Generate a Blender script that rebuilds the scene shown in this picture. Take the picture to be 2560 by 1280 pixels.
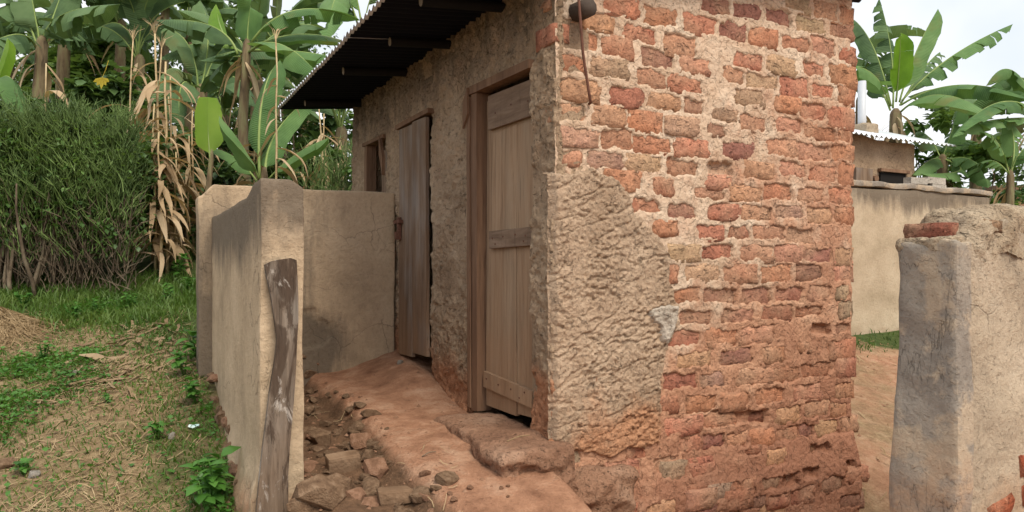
import bpy, math, random
import numpy as np
from mathutils import Vector

# ------------------------------------------------------------------ camera, world, sun, exposure
for o in list(bpy.data.objects): bpy.data.objects.remove(o)
SC = bpy.context.scene
COL = SC.collection
E = 1.45                      # eye height above the trodden ground at the camera
FPX = 1870.0                  # focal length in pixels of a 2560 px wide frame
cam = bpy.data.cameras.new('camera'); cam_o = bpy.data.objects.new('camera', cam); COL.objects.link(cam_o)
cam_o.location = (0, 0, E); cam_o.rotation_euler = (math.radians(90), 0, 0)
cam.sensor_width = 36; cam.lens = 36*FPX/2560; cam.shift_y = 40/2560; cam.clip_end = 3000; cam.clip_start = .05
SC.camera = cam_o

SUN_EL, SUN_AZ = math.radians(52), math.radians(150)     # azimuth clockwise from +Y: behind the camera, to the right
W = bpy.data.worlds.new('World'); SC.world = W; W.use_nodes = True
nt = W.node_tree; nt.nodes.clear()
sky = nt.nodes.new('ShaderNodeTexSky'); sky.sky_type = 'NISHITA'; sky.sun_disc = False
sky.sun_elevation = SUN_EL; sky.sun_rotation = SUN_AZ; sky.air_density = 1; sky.dust_density = 4; sky.ozone_density = 1
bg1 = nt.nodes.new('ShaderNodeBackground'); bg1.inputs[1].default_value = .06
nt.links.new(sky.outputs[0], bg1.inputs[0])
# the overcast: an even pale cloud layer with faint soft structure over the sky
tc = nt.nodes.new('ShaderNodeTexCoord'); nz = nt.nodes.new('ShaderNodeTexNoise')
nz.inputs['Scale'].default_value = 3.2; nz.inputs['Detail'].default_value = 5
cr = nt.nodes.new('ShaderNodeValToRGB')
cr.color_ramp.elements[0].position = .3; cr.color_ramp.elements[0].color = (.60, .67, .76, 1)
cr.color_ramp.elements[1].position = .7; cr.color_ramp.elements[1].color = (.96, .95, .935, 1)
nt.links.new(tc.outputs['Generated'], nz.inputs['Vector']); nt.links.new(nz.outputs[0], cr.inputs[0])
bg2 = nt.nodes.new('ShaderNodeBackground'); bg2.inputs[1].default_value = .62
nt.links.new(cr.outputs[0], bg2.inputs[0])
mx = nt.nodes.new('ShaderNodeMixShader'); mx.inputs[0].default_value = .9
nt.links.new(bg1.outputs[0], mx.inputs[1]); nt.links.new(bg2.outputs[0], mx.inputs[2])
wo = nt.nodes.new('ShaderNodeOutputWorld'); nt.links.new(mx.outputs[0], wo.inputs[0])

sun = bpy.data.lights.new('sun', 'SUN'); sun.energy = 1.5; sun.angle = math.radians(28); sun.color = (1, .915, .78)
sun_o = bpy.data.objects.new('sun', sun); COL.objects.link(sun_o)
sd = Vector((math.sin(SUN_AZ)*math.cos(SUN_EL), math.cos(SUN_AZ)*math.cos(SUN_EL), math.sin(SUN_EL)))
sun_o.rotation_euler = (-sd).to_track_quat('-Z', 'Y').to_euler(); sun_o.location = (3, -6, 9)

vs = SC.view_settings; vs.view_transform = 'Standard'; vs.look = 'None'; vs.exposure = 1.14; vs.gamma = 1; vs.use_curve_mapping = False
SC.render.engine = 'CYCLES'
SC.cycles.max_bounces = 5; SC.cycles.diffuse_bounces = 2; SC.cycles.use_adaptive_sampling = True; SC.cycles.adaptive_threshold = .02; SC.cycles.transparent_max_bounces = 4
SC.cycles.use_denoising = True

# ------------------------------------------------------------------ helpers
R = random.Random(7)
rad = math.radians
ANG = math.atan(980/1870)                       # heading of the latrine
CA, SA = math.cos(ANG), math.sin(ANG)
P0 = (0.2235, 3.8)                              # near corner of the latrine

def at(px, py, Y): return Vector(((px-1280)/FPX*Y, Y, E+(680-py)/FPX*Y))
def to_loc(X, Y): return (X-P0[0])*CA+(Y-P0[1])*SA, -(X-P0[0])*SA+(Y-P0[1])*CA
def to_world(lx, ly): return P0[0]+lx*CA-ly*SA, P0[1]+lx*SA+ly*CA

def _h(ix, iy, iz, s):
    n = (ix.astype(np.int64)*374761393 + iy.astype(np.int64)*668265263 + iz.astype(np.int64)*2147483647 + s*1274126177) & 0xffffffff
    n = ((n ^ (n >> 13))*1274126177) & 0xffffffff
    n = ((n ^ (n >> 16))*2246822519) & 0xffffffff
    return ((n ^ (n >> 15)) & 0xffff)/65535.0
def vn(x, y, s=0):
    x = np.asarray(x, float); y = np.asarray(y, float)
    ix = np.floor(x); iy = np.floor(y); fx = x-ix; fy = y-iy
    fx = fx*fx*fx*(fx*(fx*6-15)+10); fy = fy*fy*fy*(fy*(fy*6-15)+10)
    z = np.zeros_like(ix)
    a = _h(ix, iy, z, s); b = _h(ix+1, iy, z, s); c = _h(ix, iy+1, z, s); d = _h(ix+1, iy+1, z, s)
    return (a+(b-a)*fx)*(1-fy)+(c+(d-c)*fx)*fy
def fbm(x, y, o=4, s=0, g=.5):
    t = 0; a = 1; n = 0
    c, d = math.cos(.6), math.sin(.6)
    for i in range(o):
        t = t+a*(vn(x, y, s+i*17)-.5); n += a*.5; a *= g
        x, y = (x*c-y*d)*2.03+5.1, (x*d+y*c)*2.03+1.7
    return t/n
def rid(x, y, o=3, s=0): return 1-2*np.abs(fbm(x, y, o, s))
def ss(a, b, x):
    t = np.clip((np.asarray(x, float)-a)/(b-a), 0, 1); return t*t*(3-2*t)
def sp(x, k=.35): return np.where(np.asarray(x)/k > 30, x, k*np.log1p(np.exp(np.minimum(np.asarray(x, float)/k, 30))))

def link(o, parent=None):
    COL.objects.link(o)
    if parent is not None: o.parent = parent
    return o
def obj(name, me, parent=None, mat=None):
    o = bpy.data.objects.new(name, me)
    if mat is not None and me is not None and not me.materials: me.materials.append(mat)
    return link(o, parent)
def tag(o, label=None, cat=None, group=None, kind=None):
    if label: o['label'] = label
    if cat: o['category'] = cat
    if group: o['group'] = group
    if kind: o['kind'] = kind
    return o
def empty(name, loc, rz=0):
    o = bpy.data.objects.new(name, None); o.location = loc; o.rotation_euler = (0, 0, rz); o.empty_display_size = .1
    return link(o)
def mesh(name, V, F, smooth=True):
    me = bpy.data.meshes.new(name); me.from_pydata([tuple(v) for v in V], [], [tuple(f) for f in F]); me.update()
    if smooth: me.polygons.foreach_set('use_smooth', [True]*len(me.polygons))
    return me
def npmesh(name, V, F, smooth=True):
    """fast quad mesh from numpy arrays"""
    V = np.asarray(V, np.float32); F = np.asarray(F, np.int32); k = F.shape[1]
    me = bpy.data.meshes.new(name)
    me.vertices.add(len(V)); me.vertices.foreach_set('co', V.ravel())
    me.loops.add(F.size); me.loops.foreach_set('vertex_index', F.ravel())
    me.polygons.add(len(F)); me.polygons.foreach_set('loop_start', np.arange(0, F.size, k, dtype=np.int32))
    try: me.polygons.foreach_set('loop_total', np.full(len(F), k, np.int32))
    except Exception: pass
    me.update(calc_edges=True); me.validate()
    if smooth: me.polygons.foreach_set('use_smooth', np.ones(len(F), bool))
    return me
def gridmesh(name, XYZ, mask=None, smooth=True):
    n, m = XYZ.shape[:2]
    idx = np.arange(n*m).reshape(n, m)
    F = np.stack([idx[:-1, :-1], idx[1:, :-1], idx[1:, 1:], idx[:-1, 1:]], -1)
    F = F[mask] if mask is not None else F.reshape(-1, 4)
    used = np.unique(F); rm = np.full(n*m, -1, np.int64); rm[used] = np.arange(len(used))
    return npmesh(name, XYZ.reshape(-1, 3)[used], rm[F].reshape(-1, 4), smooth), used
def attr(me, name, vals):
    a = me.attributes.new(name, 'FLOAT', 'POINT'); a.data.foreach_set('value', np.asarray(vals, np.float32))

class MB:
    def __init__(s): s.v = []; s.f = []
    def add(s, V, F):
        b = len(s.v); s.v += [tuple(v) for v in V]; s.f += [tuple(i+b for i in f) for f in F]
    def box(s, a, b, j=0, rng=R):
        V = [[(a[0], b[0])[i & 1], (a[1], b[1])[i >> 1 & 1], (a[2], b[2])[i >> 2]] for i in range(8)]
        if j: V = [[c+rng.uniform(-j, j) for c in v] for v in V]
        s.add(V, [(0, 2, 3, 1), (4, 5, 7, 6), (0, 1, 5, 4), (2, 6, 7, 3), (0, 4, 6, 2), (1, 3, 7, 5)])
    def tube(s, pts, rs, n=6, cap=True):
        pts = [Vector(p) for p in pts]; V = []; F = []
        if not hasattr(rs, '__len__'): rs = [rs]*len(pts)
        up = Vector((0.13, .21, .97))
        for i, p in enumerate(pts):
            t = (pts[min(i+1, len(pts)-1)]-pts[max(i-1, 0)])
            if t.length < 1e-9: t = Vector((0, 0, 1))
            t.normalize()
            a = t.cross(up)
            if a.length < .05: a = t.cross(Vector((1, 0, 0)))
            a.normalize(); b = t.cross(a)
            for k in range(n):
                th = 2*math.pi*k/n; V.append(p+(a*math.cos(th)+b*math.sin(th))*rs[i])
        for i in range(len(pts)-1):
            for k in range(n):
                F.append((i*n+k, i*n+(k+1) % n, (i+1)*n+(k+1) % n, (i+1)*n+k))
        if cap: F.append(tuple(range(n-1, -1, -1))); F.append(tuple((len(pts)-1)*n+k for k in range(n)))
        s.add(V, F)
    def ribbon(s, pts, ws, side, fold=0.0):
        """leaf-like strip with a folded middle line"""
        pts = [Vector(p) for p in pts]; V = []; F = []
        for i, p in enumerate(pts):
            t = (pts[min(i+1, len(pts)-1)]-pts[max(i-1, 0)]); t.normalize()
            a = Vector(side)-t*Vector(side).dot(t)
            if a.length < 1e-4: a = Vector((1, 0, 0))
            a.normalize(); nrm = a.cross(t)
            V += [p-a*ws[i]+nrm*fold*ws[i], p, p+a*ws[i]+nrm*fold*ws[i]]
        for i in range(len(pts)-1):
            F += [(3*i, 3*i+1, 3*i+4, 3*i+3), (3*i+1, 3*i+2, 3*i+5, 3*i+4)]
        s.add(V, F)
    def me(s, name, smooth=False): return mesh(name, s.v, s.f, smooth)
    def build(s, name, mat, parent=None, smooth=False): return obj(name, s.me(name, smooth), parent, mat)

# ------------------------------------------------------------------ materials
class NT:
    def __init__(s, name):
        s.m = bpy.data.materials.new(name); s.m.use_nodes = True; s.t = s.m.node_tree; s.t.nodes.clear()
        s.out = s.t.nodes.new('ShaderNodeOutputMaterial'); s.tc = s.t.nodes.new('ShaderNodeTexCoord')
    def n(s, typ, **kw):
        nd = s.t.nodes.new('ShaderNode'+typ)
        for k, v in kw.items():
            if k[0] == '_': setattr(nd, k[1:], v)
            else: nd.inputs[k.replace('__', ' ')].default_value = v
        return nd
    def l(s, a, b): s.t.links.new(a, b)
    def co(s, scale=(1, 1, 1), kind='Object', off=None, rnd=False):
        mp = s.n('Mapping'); mp.inputs['Scale'].default_value = scale
        if off: mp.inputs['Location'].default_value = off
        src = s.tc.outputs[kind]
        if rnd:      # shift the pattern from object to object
            oi = s.n('ObjectInfo'); sc = s.n('VectorMath', _operation='SCALE'); ad = s.n('VectorMath', _operation='ADD')
            cb = s.n('CombineXYZ')
            for i in range(3): s.l(oi.outputs['Random'], cb.inputs[i])
            s.l(cb.outputs[0], sc.inputs[0]); sc.inputs['Scale'].default_value = 37
            s.l(src, ad.inputs[0]); s.l(sc.outputs[0], ad.inputs[1]); src = ad.outputs[0]
        s.l(src, mp.inputs[0]); return mp.outputs[0]
    def noise(s, co, scale, detail=4, rough=.55, dist=0):
        nd = s.n('TexNoise', Scale=scale, Detail=detail, Roughness=rough, Distortion=dist); s.l(co, nd.inputs['Vector']); return nd.outputs[0]
    def ramp(s, fac, stops):
        nd = s.n('ValToRGB'); e = nd.color_ramp.elements
        while len(e) > 1: e.remove(e[-1])
        for i, (p, c) in enumerate(stops):
            el = e[0] if i == 0 else e.new(p)
            el.position = p; el.color = (*c, 1) if hasattr(c, '__len__') else (c, c, c, 1)
        s.l(fac, nd.inputs[0]); return nd.outputs[0]
    def mix(s, fac, a, b, mode='MIX'):
        nd = s.n('MixRGB', _blend_type=mode)
        for i, v in ((0, fac), (1, a), (2, b)):
            if hasattr(v, 'is_linked'): s.l(v, nd.inputs[i])
            else: nd.inputs[i].default_value = (*v, 1) if hasattr(v, '__len__') else v
        return nd.outputs[0]
    def math(s, op, a, b=None, clamp=False):
        nd = s.n('Math', _operation=op); nd.use_clamp = clamp
        for i, v in ((0, a), (1, b)):
            if v is None: continue
            if hasattr(v, 'is_linked'): s.l(v, nd.inputs[i])
            else: nd.inputs[i].default_value = v
        return nd.outputs[0]
    def bump(s, h, dist, strength=1, prev=None):
        nd = s.n('Bump', Strength=strength, Distance=dist); s.l(h, nd.inputs['Height'])
        if prev is not None: s.l(prev, nd.inputs['Normal'])
        return nd.outputs[0]
    def attr(s, name): return s.n('Attribute', _attribute_name=name).outputs['Fac']
    def fin(s, col, rough=.9, bump=None, spec=.25, metal=0):
        p = s.n('BsdfPrincipled'); p.inputs['Metallic'].default_value = metal; p.inputs['Specular IOR Level'].default_value = spec
        if hasattr(col, 'is_linked'): s.l(col, p.inputs['Base Color'])
        else: p.inputs['Base Color'].default_value = (*col, 1)
        if hasattr(rough, 'is_linked'): s.l(rough, p.inputs['Roughness'])
        else: p.inputs['Roughness'].default_value = rough
        if bump is not None: s.l(bump, p.inputs['Normal'])
        s.l(p.outputs[0], s.out.inputs[0]); return s.m

def m_mortar():
    s = NT('mortar'); co = s.co()
    a = s.noise(co, 3.2, 6, .6); b = s.noise(co, 26, 4, .6)
    cream = s.ramp(a, [(.28, (.52, .355, .235)), (.5, (.67, .495, .355)), (.72, (.75, .60, .455))])
    red = s.ramp(a, [(.3, (.42, .205, .125)), (.55, (.53, .29, .18)), (.75, (.61, .38, .25))])
    st = s.math('ADD', s.attr('stain'), s.math('MULTIPLY', s.math('SUBTRACT', s.noise(co, 4.5, 5, .65), .5), 1.5))
    col = s.mix(s.ramp(st, [(.3, 0), (.72, 1)]), cream, red)
    col = s.mix(s.ramp(s.math('MULTIPLY', st, .5), [(.62, 0), (.86, .75)]), col, (.33, .15, .092))      # mud splashed up from the ground
    col = s.mix(.35, col, s.ramp(b, [(.3, .62), (.6, 1.0)]), 'MULTIPLY')
    ck = s.n('TexVoronoi', _feature='DISTANCE_TO_EDGE', Scale=9); s.l(s.mix(.25, co, s.n('TexNoise', Scale=6).outputs[1], 'ADD'), ck.inputs['Vector'])
    crack = s.ramp(ck.outputs[0], [(0, 0), (.012, 1)])
    col = s.mix(.45, col, s.mix(1, crack, (1, 1, 1), 'MULTIPLY'), 'MULTIPLY')
    pt = s.ramp(s.noise(co, 48, 3, .7, .8), [(.31, 0), (.40, 1)]); col = s.mix(.4, col, pt, 'MULTIPLY')
    pf = s.ramp(s.noise(co, 14, 4, .7, 1.0), [(.33, 0), (.41, 1)]); col = s.mix(.35, col, pf, 'MULTIPLY')
    n1 = s.bump(s.noise(co, 55, 5, .65), .016, .9); n1 = s.bump(pt, .008, .8, n1); n2 = s.bump(crack, .008, .6, n1)
    return s.fin(col, .95, n2, .15)
def m_brick():
    s = NT('brick'); co = s.co((1, 1, 1), 'Object', rnd=True); oi = s.n('ObjectInfo')
    a = s.noise(co, 9, 5, .65); b = s.noise(co, 38, 4, .6)
    col = s.mix(1, oi.outputs['Color'], s.ramp(a, [(.25, (.74, .72, .72)), (.5, (1, 1, 1)), (.75, (1.2, 1.17, 1.12))]), 'MULTIPLY')
    col = s.mix(s.ramp(s.noise(co, 5, 4), [(.44, 0), (.66, .7)]), col, (.56, .345, .22))
    col = s.mix(.35, col, s.ramp(b, [(.32, .5), (.55, 1.0)]), 'MULTIPLY')
    v = s.n('TexVoronoi', _feature='DISTANCE_TO_EDGE', Scale=14); s.l(s.mix(.35, co, s.n('TexNoise', Scale=9).outputs[1], 'ADD'), v.inputs['Vector'])
    ck = s.ramp(v.outputs[0], [(0, 0), (.05, 1)])
    col = s.mix(.35, col, ck, 'MULTIPLY')
    st = s.ramp(s.noise(s.co((1, 1, 2.2), 'Object', rnd=True), 22, 4, .75, 1.4), [(.34, 0), (.42, 1)]); col = s.mix(.42, col, st, 'MULTIPLY')
    n = s.bump(a, .028, 1); n = s.bump(b, .012, 1, n); n = s.bump(ck, .01, .7, n); n = s.bump(st, .012, .9, n)
    return s.fin(col, .95, n, .12)
def m_plaster(name, cols, stain=None, bs=.012, patch=None, fine=1.0, pit=1.0, crk=0):
    """mud/cement render; 'stain' attribute brings in red earth splashed from the ground"""
    s = NT(name); co = s.co()
    a = s.noise(co, 2.6, 6, .62); b = s.noise(co, 40, 5, .65); c = s.noise(co, 110, 3, .6)
    col = s.ramp(a, [(.28, cols[0]), (.5, cols[1]), (.72, cols[2])])
    if patch: col = s.mix(s.ramp(s.noise(co, patch[1], 5, .6), [(patch[2], 0), (patch[2]+.08, patch[3])]), col, patch[0])
    if stain:
        st = s.math('ADD', s.attr('stain'), s.math('MULTIPLY', s.math('SUBTRACT', s.noise(co, 5, 5, .65), .5), 1.1))
        col = s.mix(s.ramp(st, [(.35, 0), (.8, .92)]), col, stain)
        gs = s.math('ADD', s.attr('grime_shade'), s.math('MULTIPLY', s.math('SUBTRACT', s.noise(s.co((5, 5, 1.1)), 2.2, 5, .65), .5), 1.1))
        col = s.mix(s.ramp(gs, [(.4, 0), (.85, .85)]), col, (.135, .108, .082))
    col = s.mix(.45*fine, col, s.ramp(b, [(.3, .45), (.58, 1.0)]), 'MULTIPLY')
    d = s.ramp(s.noise(co, 62, 3, .7, .8), [(.30, 0), (.40, 1)])          # pits and crumbled grains
    e = s.ramp(s.noise(s.co((1, 1, 1.6)), 17, 4, .7, 1.2), [(.33, 0), (.40, 1)])
    col = s.mix(.6*fine*pit, col, d, 'MULTIPLY'); col = s.mix(.45*fine*pit, col, e, 'MULTIPLY')
    if crk:
        vo = s.n('TexVoronoi', _feature='DISTANCE_TO_EDGE', Scale=crk); s.l(s.mix(.4, co, s.n('TexNoise', Scale=4, Detail=7).outputs[1], 'ADD'), vo.inputs['Vector'])
        ck = s.ramp(vo.outputs[0], [(0, 0), (.010, 1)]); ck = s.mix(s.ramp(s.noise(co, 1.6, 3), [(.46, 1), (.56, 0)]), ck, (1, 1, 1))
        col = s.mix(.45, col, ck, 'MULTIPLY'); d = s.mix(1, d, ck, 'MULTIPLY')
    n = s.bump(b, bs*1.3, .9); n = s.bump(c, bs*.4, .9, n); n = s.bump(d, bs*.8*pit, .8, n); n = s.bump(e, bs*pit, .6, n)
    return s.fin(col, .95, n, .15)
def m_wood(name, c0, c1, c2, scale=(13, 13, 1.0), grey=None, low=None, zlow=(0, .4), blotch=None):
    s = NT(name); co = s.co(scale, rnd=True); c2o = s.co((3, 3, 1.2), rnd=True)
    a = s.noise(co, 1.0, 6, .7, .6); b = s.noise(c2o, 1.7, 4)
    col = s.ramp(a, [(.26, c0), (.5, c1), (.74, c2)])
    if grey: col = s.mix(s.ramp(b, [(.45, 0), (.66, .6)]), col, s.mix(.6, grey, s.ramp(a, [(.3, .5), (.7, 1.0)]), 'MULTIPLY'))
    if low:
        sx = s.n('SeparateXYZ'); s.l(s.tc.outputs['Object'], sx.inputs[0])
        f = s.math('ADD', sx.outputs[2], s.math('MULTIPLY', s.math('SUBTRACT', b, .5), .6))
        mr = s.n('MapRange'); s.l(f, mr.inputs[0]); mr.inputs[1].default_value = zlow[0]; mr.inputs[2].default_value = zlow[1]
        mr.inputs[3].default_value = .85; mr.inputs[4].default_value = 0; mr.clamp = True
        col = s.mix(mr.outputs[0], col, s.mix(.5, low, s.ramp(a, [(.3, .6), (.7, 1.0)]), 'MULTIPLY'))
    if blotch:
        bl = s.ramp(s.noise(s.co((9, 9, 2.6), rnd=True), 1.0, 6, .7, 1.0), [(.50, 0), (.57, .85)]); col = s.mix(bl, col, blotch)
        col = s.mix(s.ramp(s.noise(s.co((11, 11, 4), off=(4, 2, 9)), 1.0, 5, .7, .8), [(.58, 0), (.64, .7)]), col, (.46, .41, .36))
    gr = s.ramp(s.noise(s.co((90, 90, 3), rnd=True), 1.0, 3, .6), [(.32, 0), (.42, 1)]); col = s.mix(.22, col, gr, 'MULTIPLY')
    return s.fin(col, .85, s.bump(gr, .004, .6, s.bump(a, .008, .8)), .2)
def m_leaf(name, a, b, c, veins=0, trans=.35, rough=.45, spec=.35, yellow=None):
    s = NT(name); co = s.co(rnd=True); oi = s.n('ObjectInfo')
    n = s.noise(co, 2.3, 4)
    f = s.math('ADD', n, s.math('MULTIPLY', s.math('SUBTRACT', oi.outputs['Random'], .5), .35))
    col = s.ramp(f, [(.25, a), (.5, b), (.78, c)])
    if yellow: col = s.mix(s.ramp(s.noise(co, 1.1, 5), [(.6, 0), (.74, .8)]), col, yellow)
    bp = None
    if veins:
        uv = s.n('UVMap'); w = s.n('TexWave', Scale=veins, Distortion=.6, Detail=1); s.l(uv.outputs[0], w.inputs[0])
        col = s.mix(.3, col, s.ramp(w.outputs[1], [(.2, .72), (.8, 1.05)]), 'MULTIPLY'); bp = s.bump(w.outputs[1], .01, .5)
    p = s.n('BsdfPrincipled', Roughness=rough); p.inputs['Specular IOR Level'].default_value = spec
    s.l(col, p.inputs['Base Color']); t = s.n('BsdfTranslucent')
    s.l(s.mix(1, col, (1.35, 1.25, .7), 'MULTIPLY'), t.inputs[0])
    if bp is not None: s.l(bp, p.inputs['Normal'])
    mx = s.n('MixShader'); mx.inputs[0].default_value = trans
    s.l(p.outputs[0], mx.inputs[1]); s.l(t.outputs[0], mx.inputs[2]); s.l(mx.outputs[0], s.out.inputs[0]); return s.m
def m_plain(name, cols, scale=8, bump=.006, rough=.8, spec=.25, metal=0, bscale=30, st=(1, 1, 1)):
    s = NT(name); co = s.co(st, rnd=True); a = s.noise(co, scale, 5, .6)
    k = len(cols)
    col = s.ramp(a, [(.28+.44*i/max(1, k-1), c) for i, c in enumerate(cols)])
    return s.fin(col, rough, s.bump(s.noise(co, bscale, 4, .6), bump, .8) if bump else None, spec, metal)
def m_ground():
    s = NT('ground_earth'); co = s.co()
    a = s.noise(co, 1.4, 7, .65); b = s.noise(co, 16, 6, .7); c = s.noise(co, 70, 4, .7)
    tan = s.ramp(b, [(.28, (.15, .10, .055)), (.5, (.27, .19, .105)), (.72, (.40, .30, .175))])
    red = s.ramp(s.mix(.5, s.noise(co, 7, 6, .65), s.noise(co, 2.3, 5, .7)), [(.33, (.23, .11, .064)), (.5, (.42, .222, .134)), (.66, (.59, .38, .255))])
    dk = s.ramp(b, [(.3, (.10, .06, .036)), (.7, (.21, .12, .07))])
    gr = s.ramp(b, [(.3, (.035, .055, .016)), (.7, (.10, .13, .04))])
    wob = s.math('MULTIPLY', s.math('SUBTRACT', a, .5), 1.0)
    def m(n, lo=.35, hi=.65): return s.ramp(s.math('ADD', s.attr(n), wob), [(lo, 0), (hi, 1)])
    col = s.mix(m('red'), tan, red); col = s.mix(m('damp'), col, dk); col = s.mix(m('green'), col, gr)
    col = s.mix(.4, col, s.ramp(c, [(.3, .6), (.6, 1.05)]), 'MULTIPLY')
    n = s.bump(b, .04, .7); n = s.bump(c, .012, .9, n)
    return s.fin(col, .95, n, .12)

M = {}
M['mortar'] = m_mortar(); M['brick'] = m_brick()
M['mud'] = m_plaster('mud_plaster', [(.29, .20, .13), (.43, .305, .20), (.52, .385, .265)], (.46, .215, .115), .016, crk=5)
M['mudpatch'] = m_plaster('rough_plaster', [(.38, .265, .175), (.49, .35, .24), (.57, .425, .30)], (.50, .255, .14), .014, pit=.8, crk=7)
M['render'] = m_plaster('cement_render', [(.36, .27, .18), (.50, .375, .25), (.58, .445, .305)], (.36, .185, .105), .006, fine=.6, pit=.35, crk=2.6)
M['render_r'] = m_plaster('weathered_render', [(.30, .24, .175), (.43, .345, .25), (.51, .42, .315)], (.40, .25, .15), .008, fine=.8, pit=.5, crk=3)
M['render_grey'] = m_plaster('grey_render', [(.22, .19, .16), (.30, .26, .215), (.40, .335, .26)], (.40, .24, .145), .007, patch=((.46, .36, .255), 5, .48, .8), fine=.6, pit=.45, crk=3.5)
M['ground'] = m_ground()
M['wood'] = m_wood('door_wood', (.20, .12, .07), (.33, .215, .132), (.43, .30, .195), grey=(.36, .265, .18), low=(.40, .235, .135), zlow=(.45, 1.0))
M['wood_dark'] = m_wood('frame_wood', (.11, .06, .038), (.20, .115, .07), (.28, .17, .105), low=(.30, .17, .10), zlow=(.45, 1.0))
M['wood_grey'] = m_wood('grey_door_wood', (.11, .068, .043), (.20, .13, .085), (.29, .205, .14), grey=(.30, .262, .23), low=(.35, .21, .12), zlow=(.65, 1.15))
M['batten'] = m_wood('batten_wood', (.12, .075, .05), (.21, .14, .095), (.29, .205, .145), scale=(26, 3, 26))
M['plank'] = m_wood('weathered_plank', (.03, .02, .013), (.125, .088, .062), (.26, .2, .15), scale=(30, 30, 1.6), grey=(.30, .265, .225), low=(.19, .13, .088), zlow=(-.1, 1.3), blotch=(.062, .04, .027))
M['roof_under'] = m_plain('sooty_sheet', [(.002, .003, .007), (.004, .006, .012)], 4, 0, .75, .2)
M['zinc'] = m_plain('zinc_sheet', [(.55, .58, .62), (.68, .72, .76), (.78, .8, .83)], 3, .001, .45, .5, .35)
M['pole'] = m_plain('roof_pole', [(.004, .0038, .004), (.009, .0075, .007)], 6, .006, .85)
M['poleend'] = m_plain('pole_end_grain', [(.20, .16, .125), (.30, .25, .2)], 30, .003, .85)
M['poledark'] = m_plain('charred_pole', [(.05, .036, .028), (.10, .075, .058)], 9, .006, .85)
M['rust'] = m_plain('rusty_iron', [(.10, .045, .03), (.19, .085, .055)], 40, .001, .75, .3)
M['stone'] = m_plain('rubble_stone', [(.11, .066, .04), (.20, .125, .076), (.29, .195, .125)], 6, .015, .95, .12, 0, 24)
M['stone_red'] = m_plain('earthy_stone', [(.18, .095, .058), (.28, .155, .095), (.37, .22, .145)], 6, .015, .95, .12, 0, 24)
M['pvc'] = m_plain('white_pipe', [(.46, .49, .52), (.54, .57, .60)], 3, 0, .4, .4)
M['black'] = m_plain('dark_room', [(.01, .008, .007), (.016, .012, .01)], 3, 0, .9)
M['ban'] = m_leaf('banana_leaf', (.07, .15, .045), (.13, .245, .075), (.20, .33, .12), veins=22, trans=.3, rough=.55, spec=.25, yellow=(.24, .2, .06))
M['ban_y'] = m_leaf('young_banana_leaf', (.13, .27, .022), (.20, .37, .035), (.27, .43, .06), veins=22, trans=.45)
M['ban_d'] = m_leaf('far_banana_leaf', (.065, .12, .05), (.125, .21, .085), (.18, .27, .12), veins=22, trans=.25, rough=.6, spec=.2, yellow=(.2, .15, .05))
M['rib'] = m_plain('leaf_midrib', [(.17, .25, .06), (.27, .34, .11)], 4, 0, .5)
M['btrunk'] = m_plain('banana_stem', [(.07, .05, .03), (.17, .125, .07), (.21, .205, .10)], 5, .01, .8, .2, 0, 22, (3, 3, .6))
M['dry'] = m_leaf('dry_leaf', (.26, .175, .10), (.45, .325, .195), (.60, .475, .32), trans=.2, rough=.8, spec=.1)
M['litter'] = m_leaf('leaf_litter', (.15, .095, .055), (.28, .195, .115), (.40, .30, .19), trans=.1, rough=.85, spec=.1)
M['straw'] = m_leaf('straw', (.18, .12, .065), (.32, .225, .125), (.46, .35, .21), trans=.1, rough=.85, spec=.1)
M['stalk'] = m_plain('dry_stalk', [(.33, .22, .11), (.48, .36, .2), (.55, .44, .26)], 9, .003, .8)
M['twig'] = m_leaf('pencil_twig', (.07, .12, .028), (.14, .215, .055), (.24, .34, .11), trans=.05, rough=.6)
M['hleaf'] = m_leaf('hedge_leaf', (.04, .09, .022), (.085, .17, .04), (.15, .26, .07), trans=.3)
M['hstem'] = m_plain('hedge_stem', [(.07, .05, .034), (.16, .12, .08), (.25, .21, .145)], 7, .005, .9)
M['bush'] = m_leaf('bush_leaf', (.045, .085, .03), (.09, .16, .05), (.15, .23, .085), trans=.3)
M['bush_l'] = m_leaf('light_bush_leaf', (.07, .13, .035), (.13, .23, .06), (.2, .31, .1), trans=.35)
M['grass'] = m_leaf('grass_blade', (.04, .085, .014), (.085, .16, .028), (.17, .25, .06), trans=.35)
M['weed'] = m_leaf('weed_leaf', (.045, .13, .022), (.08, .21, .035), (.13, .29, .06), trans=.35, rough=.4)
M['yleaf'] = m_leaf('yellow_leaf', (.36, .27, .02), (.46, .36, .03), (.52, .43, .07), trans=.4)
M['wrap'] = m_plain('wrapper_foil', [(.15, .45, .42), (.55, .72, .72), (.7, .75, .7)], 18, 0, .35, .5)

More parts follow.
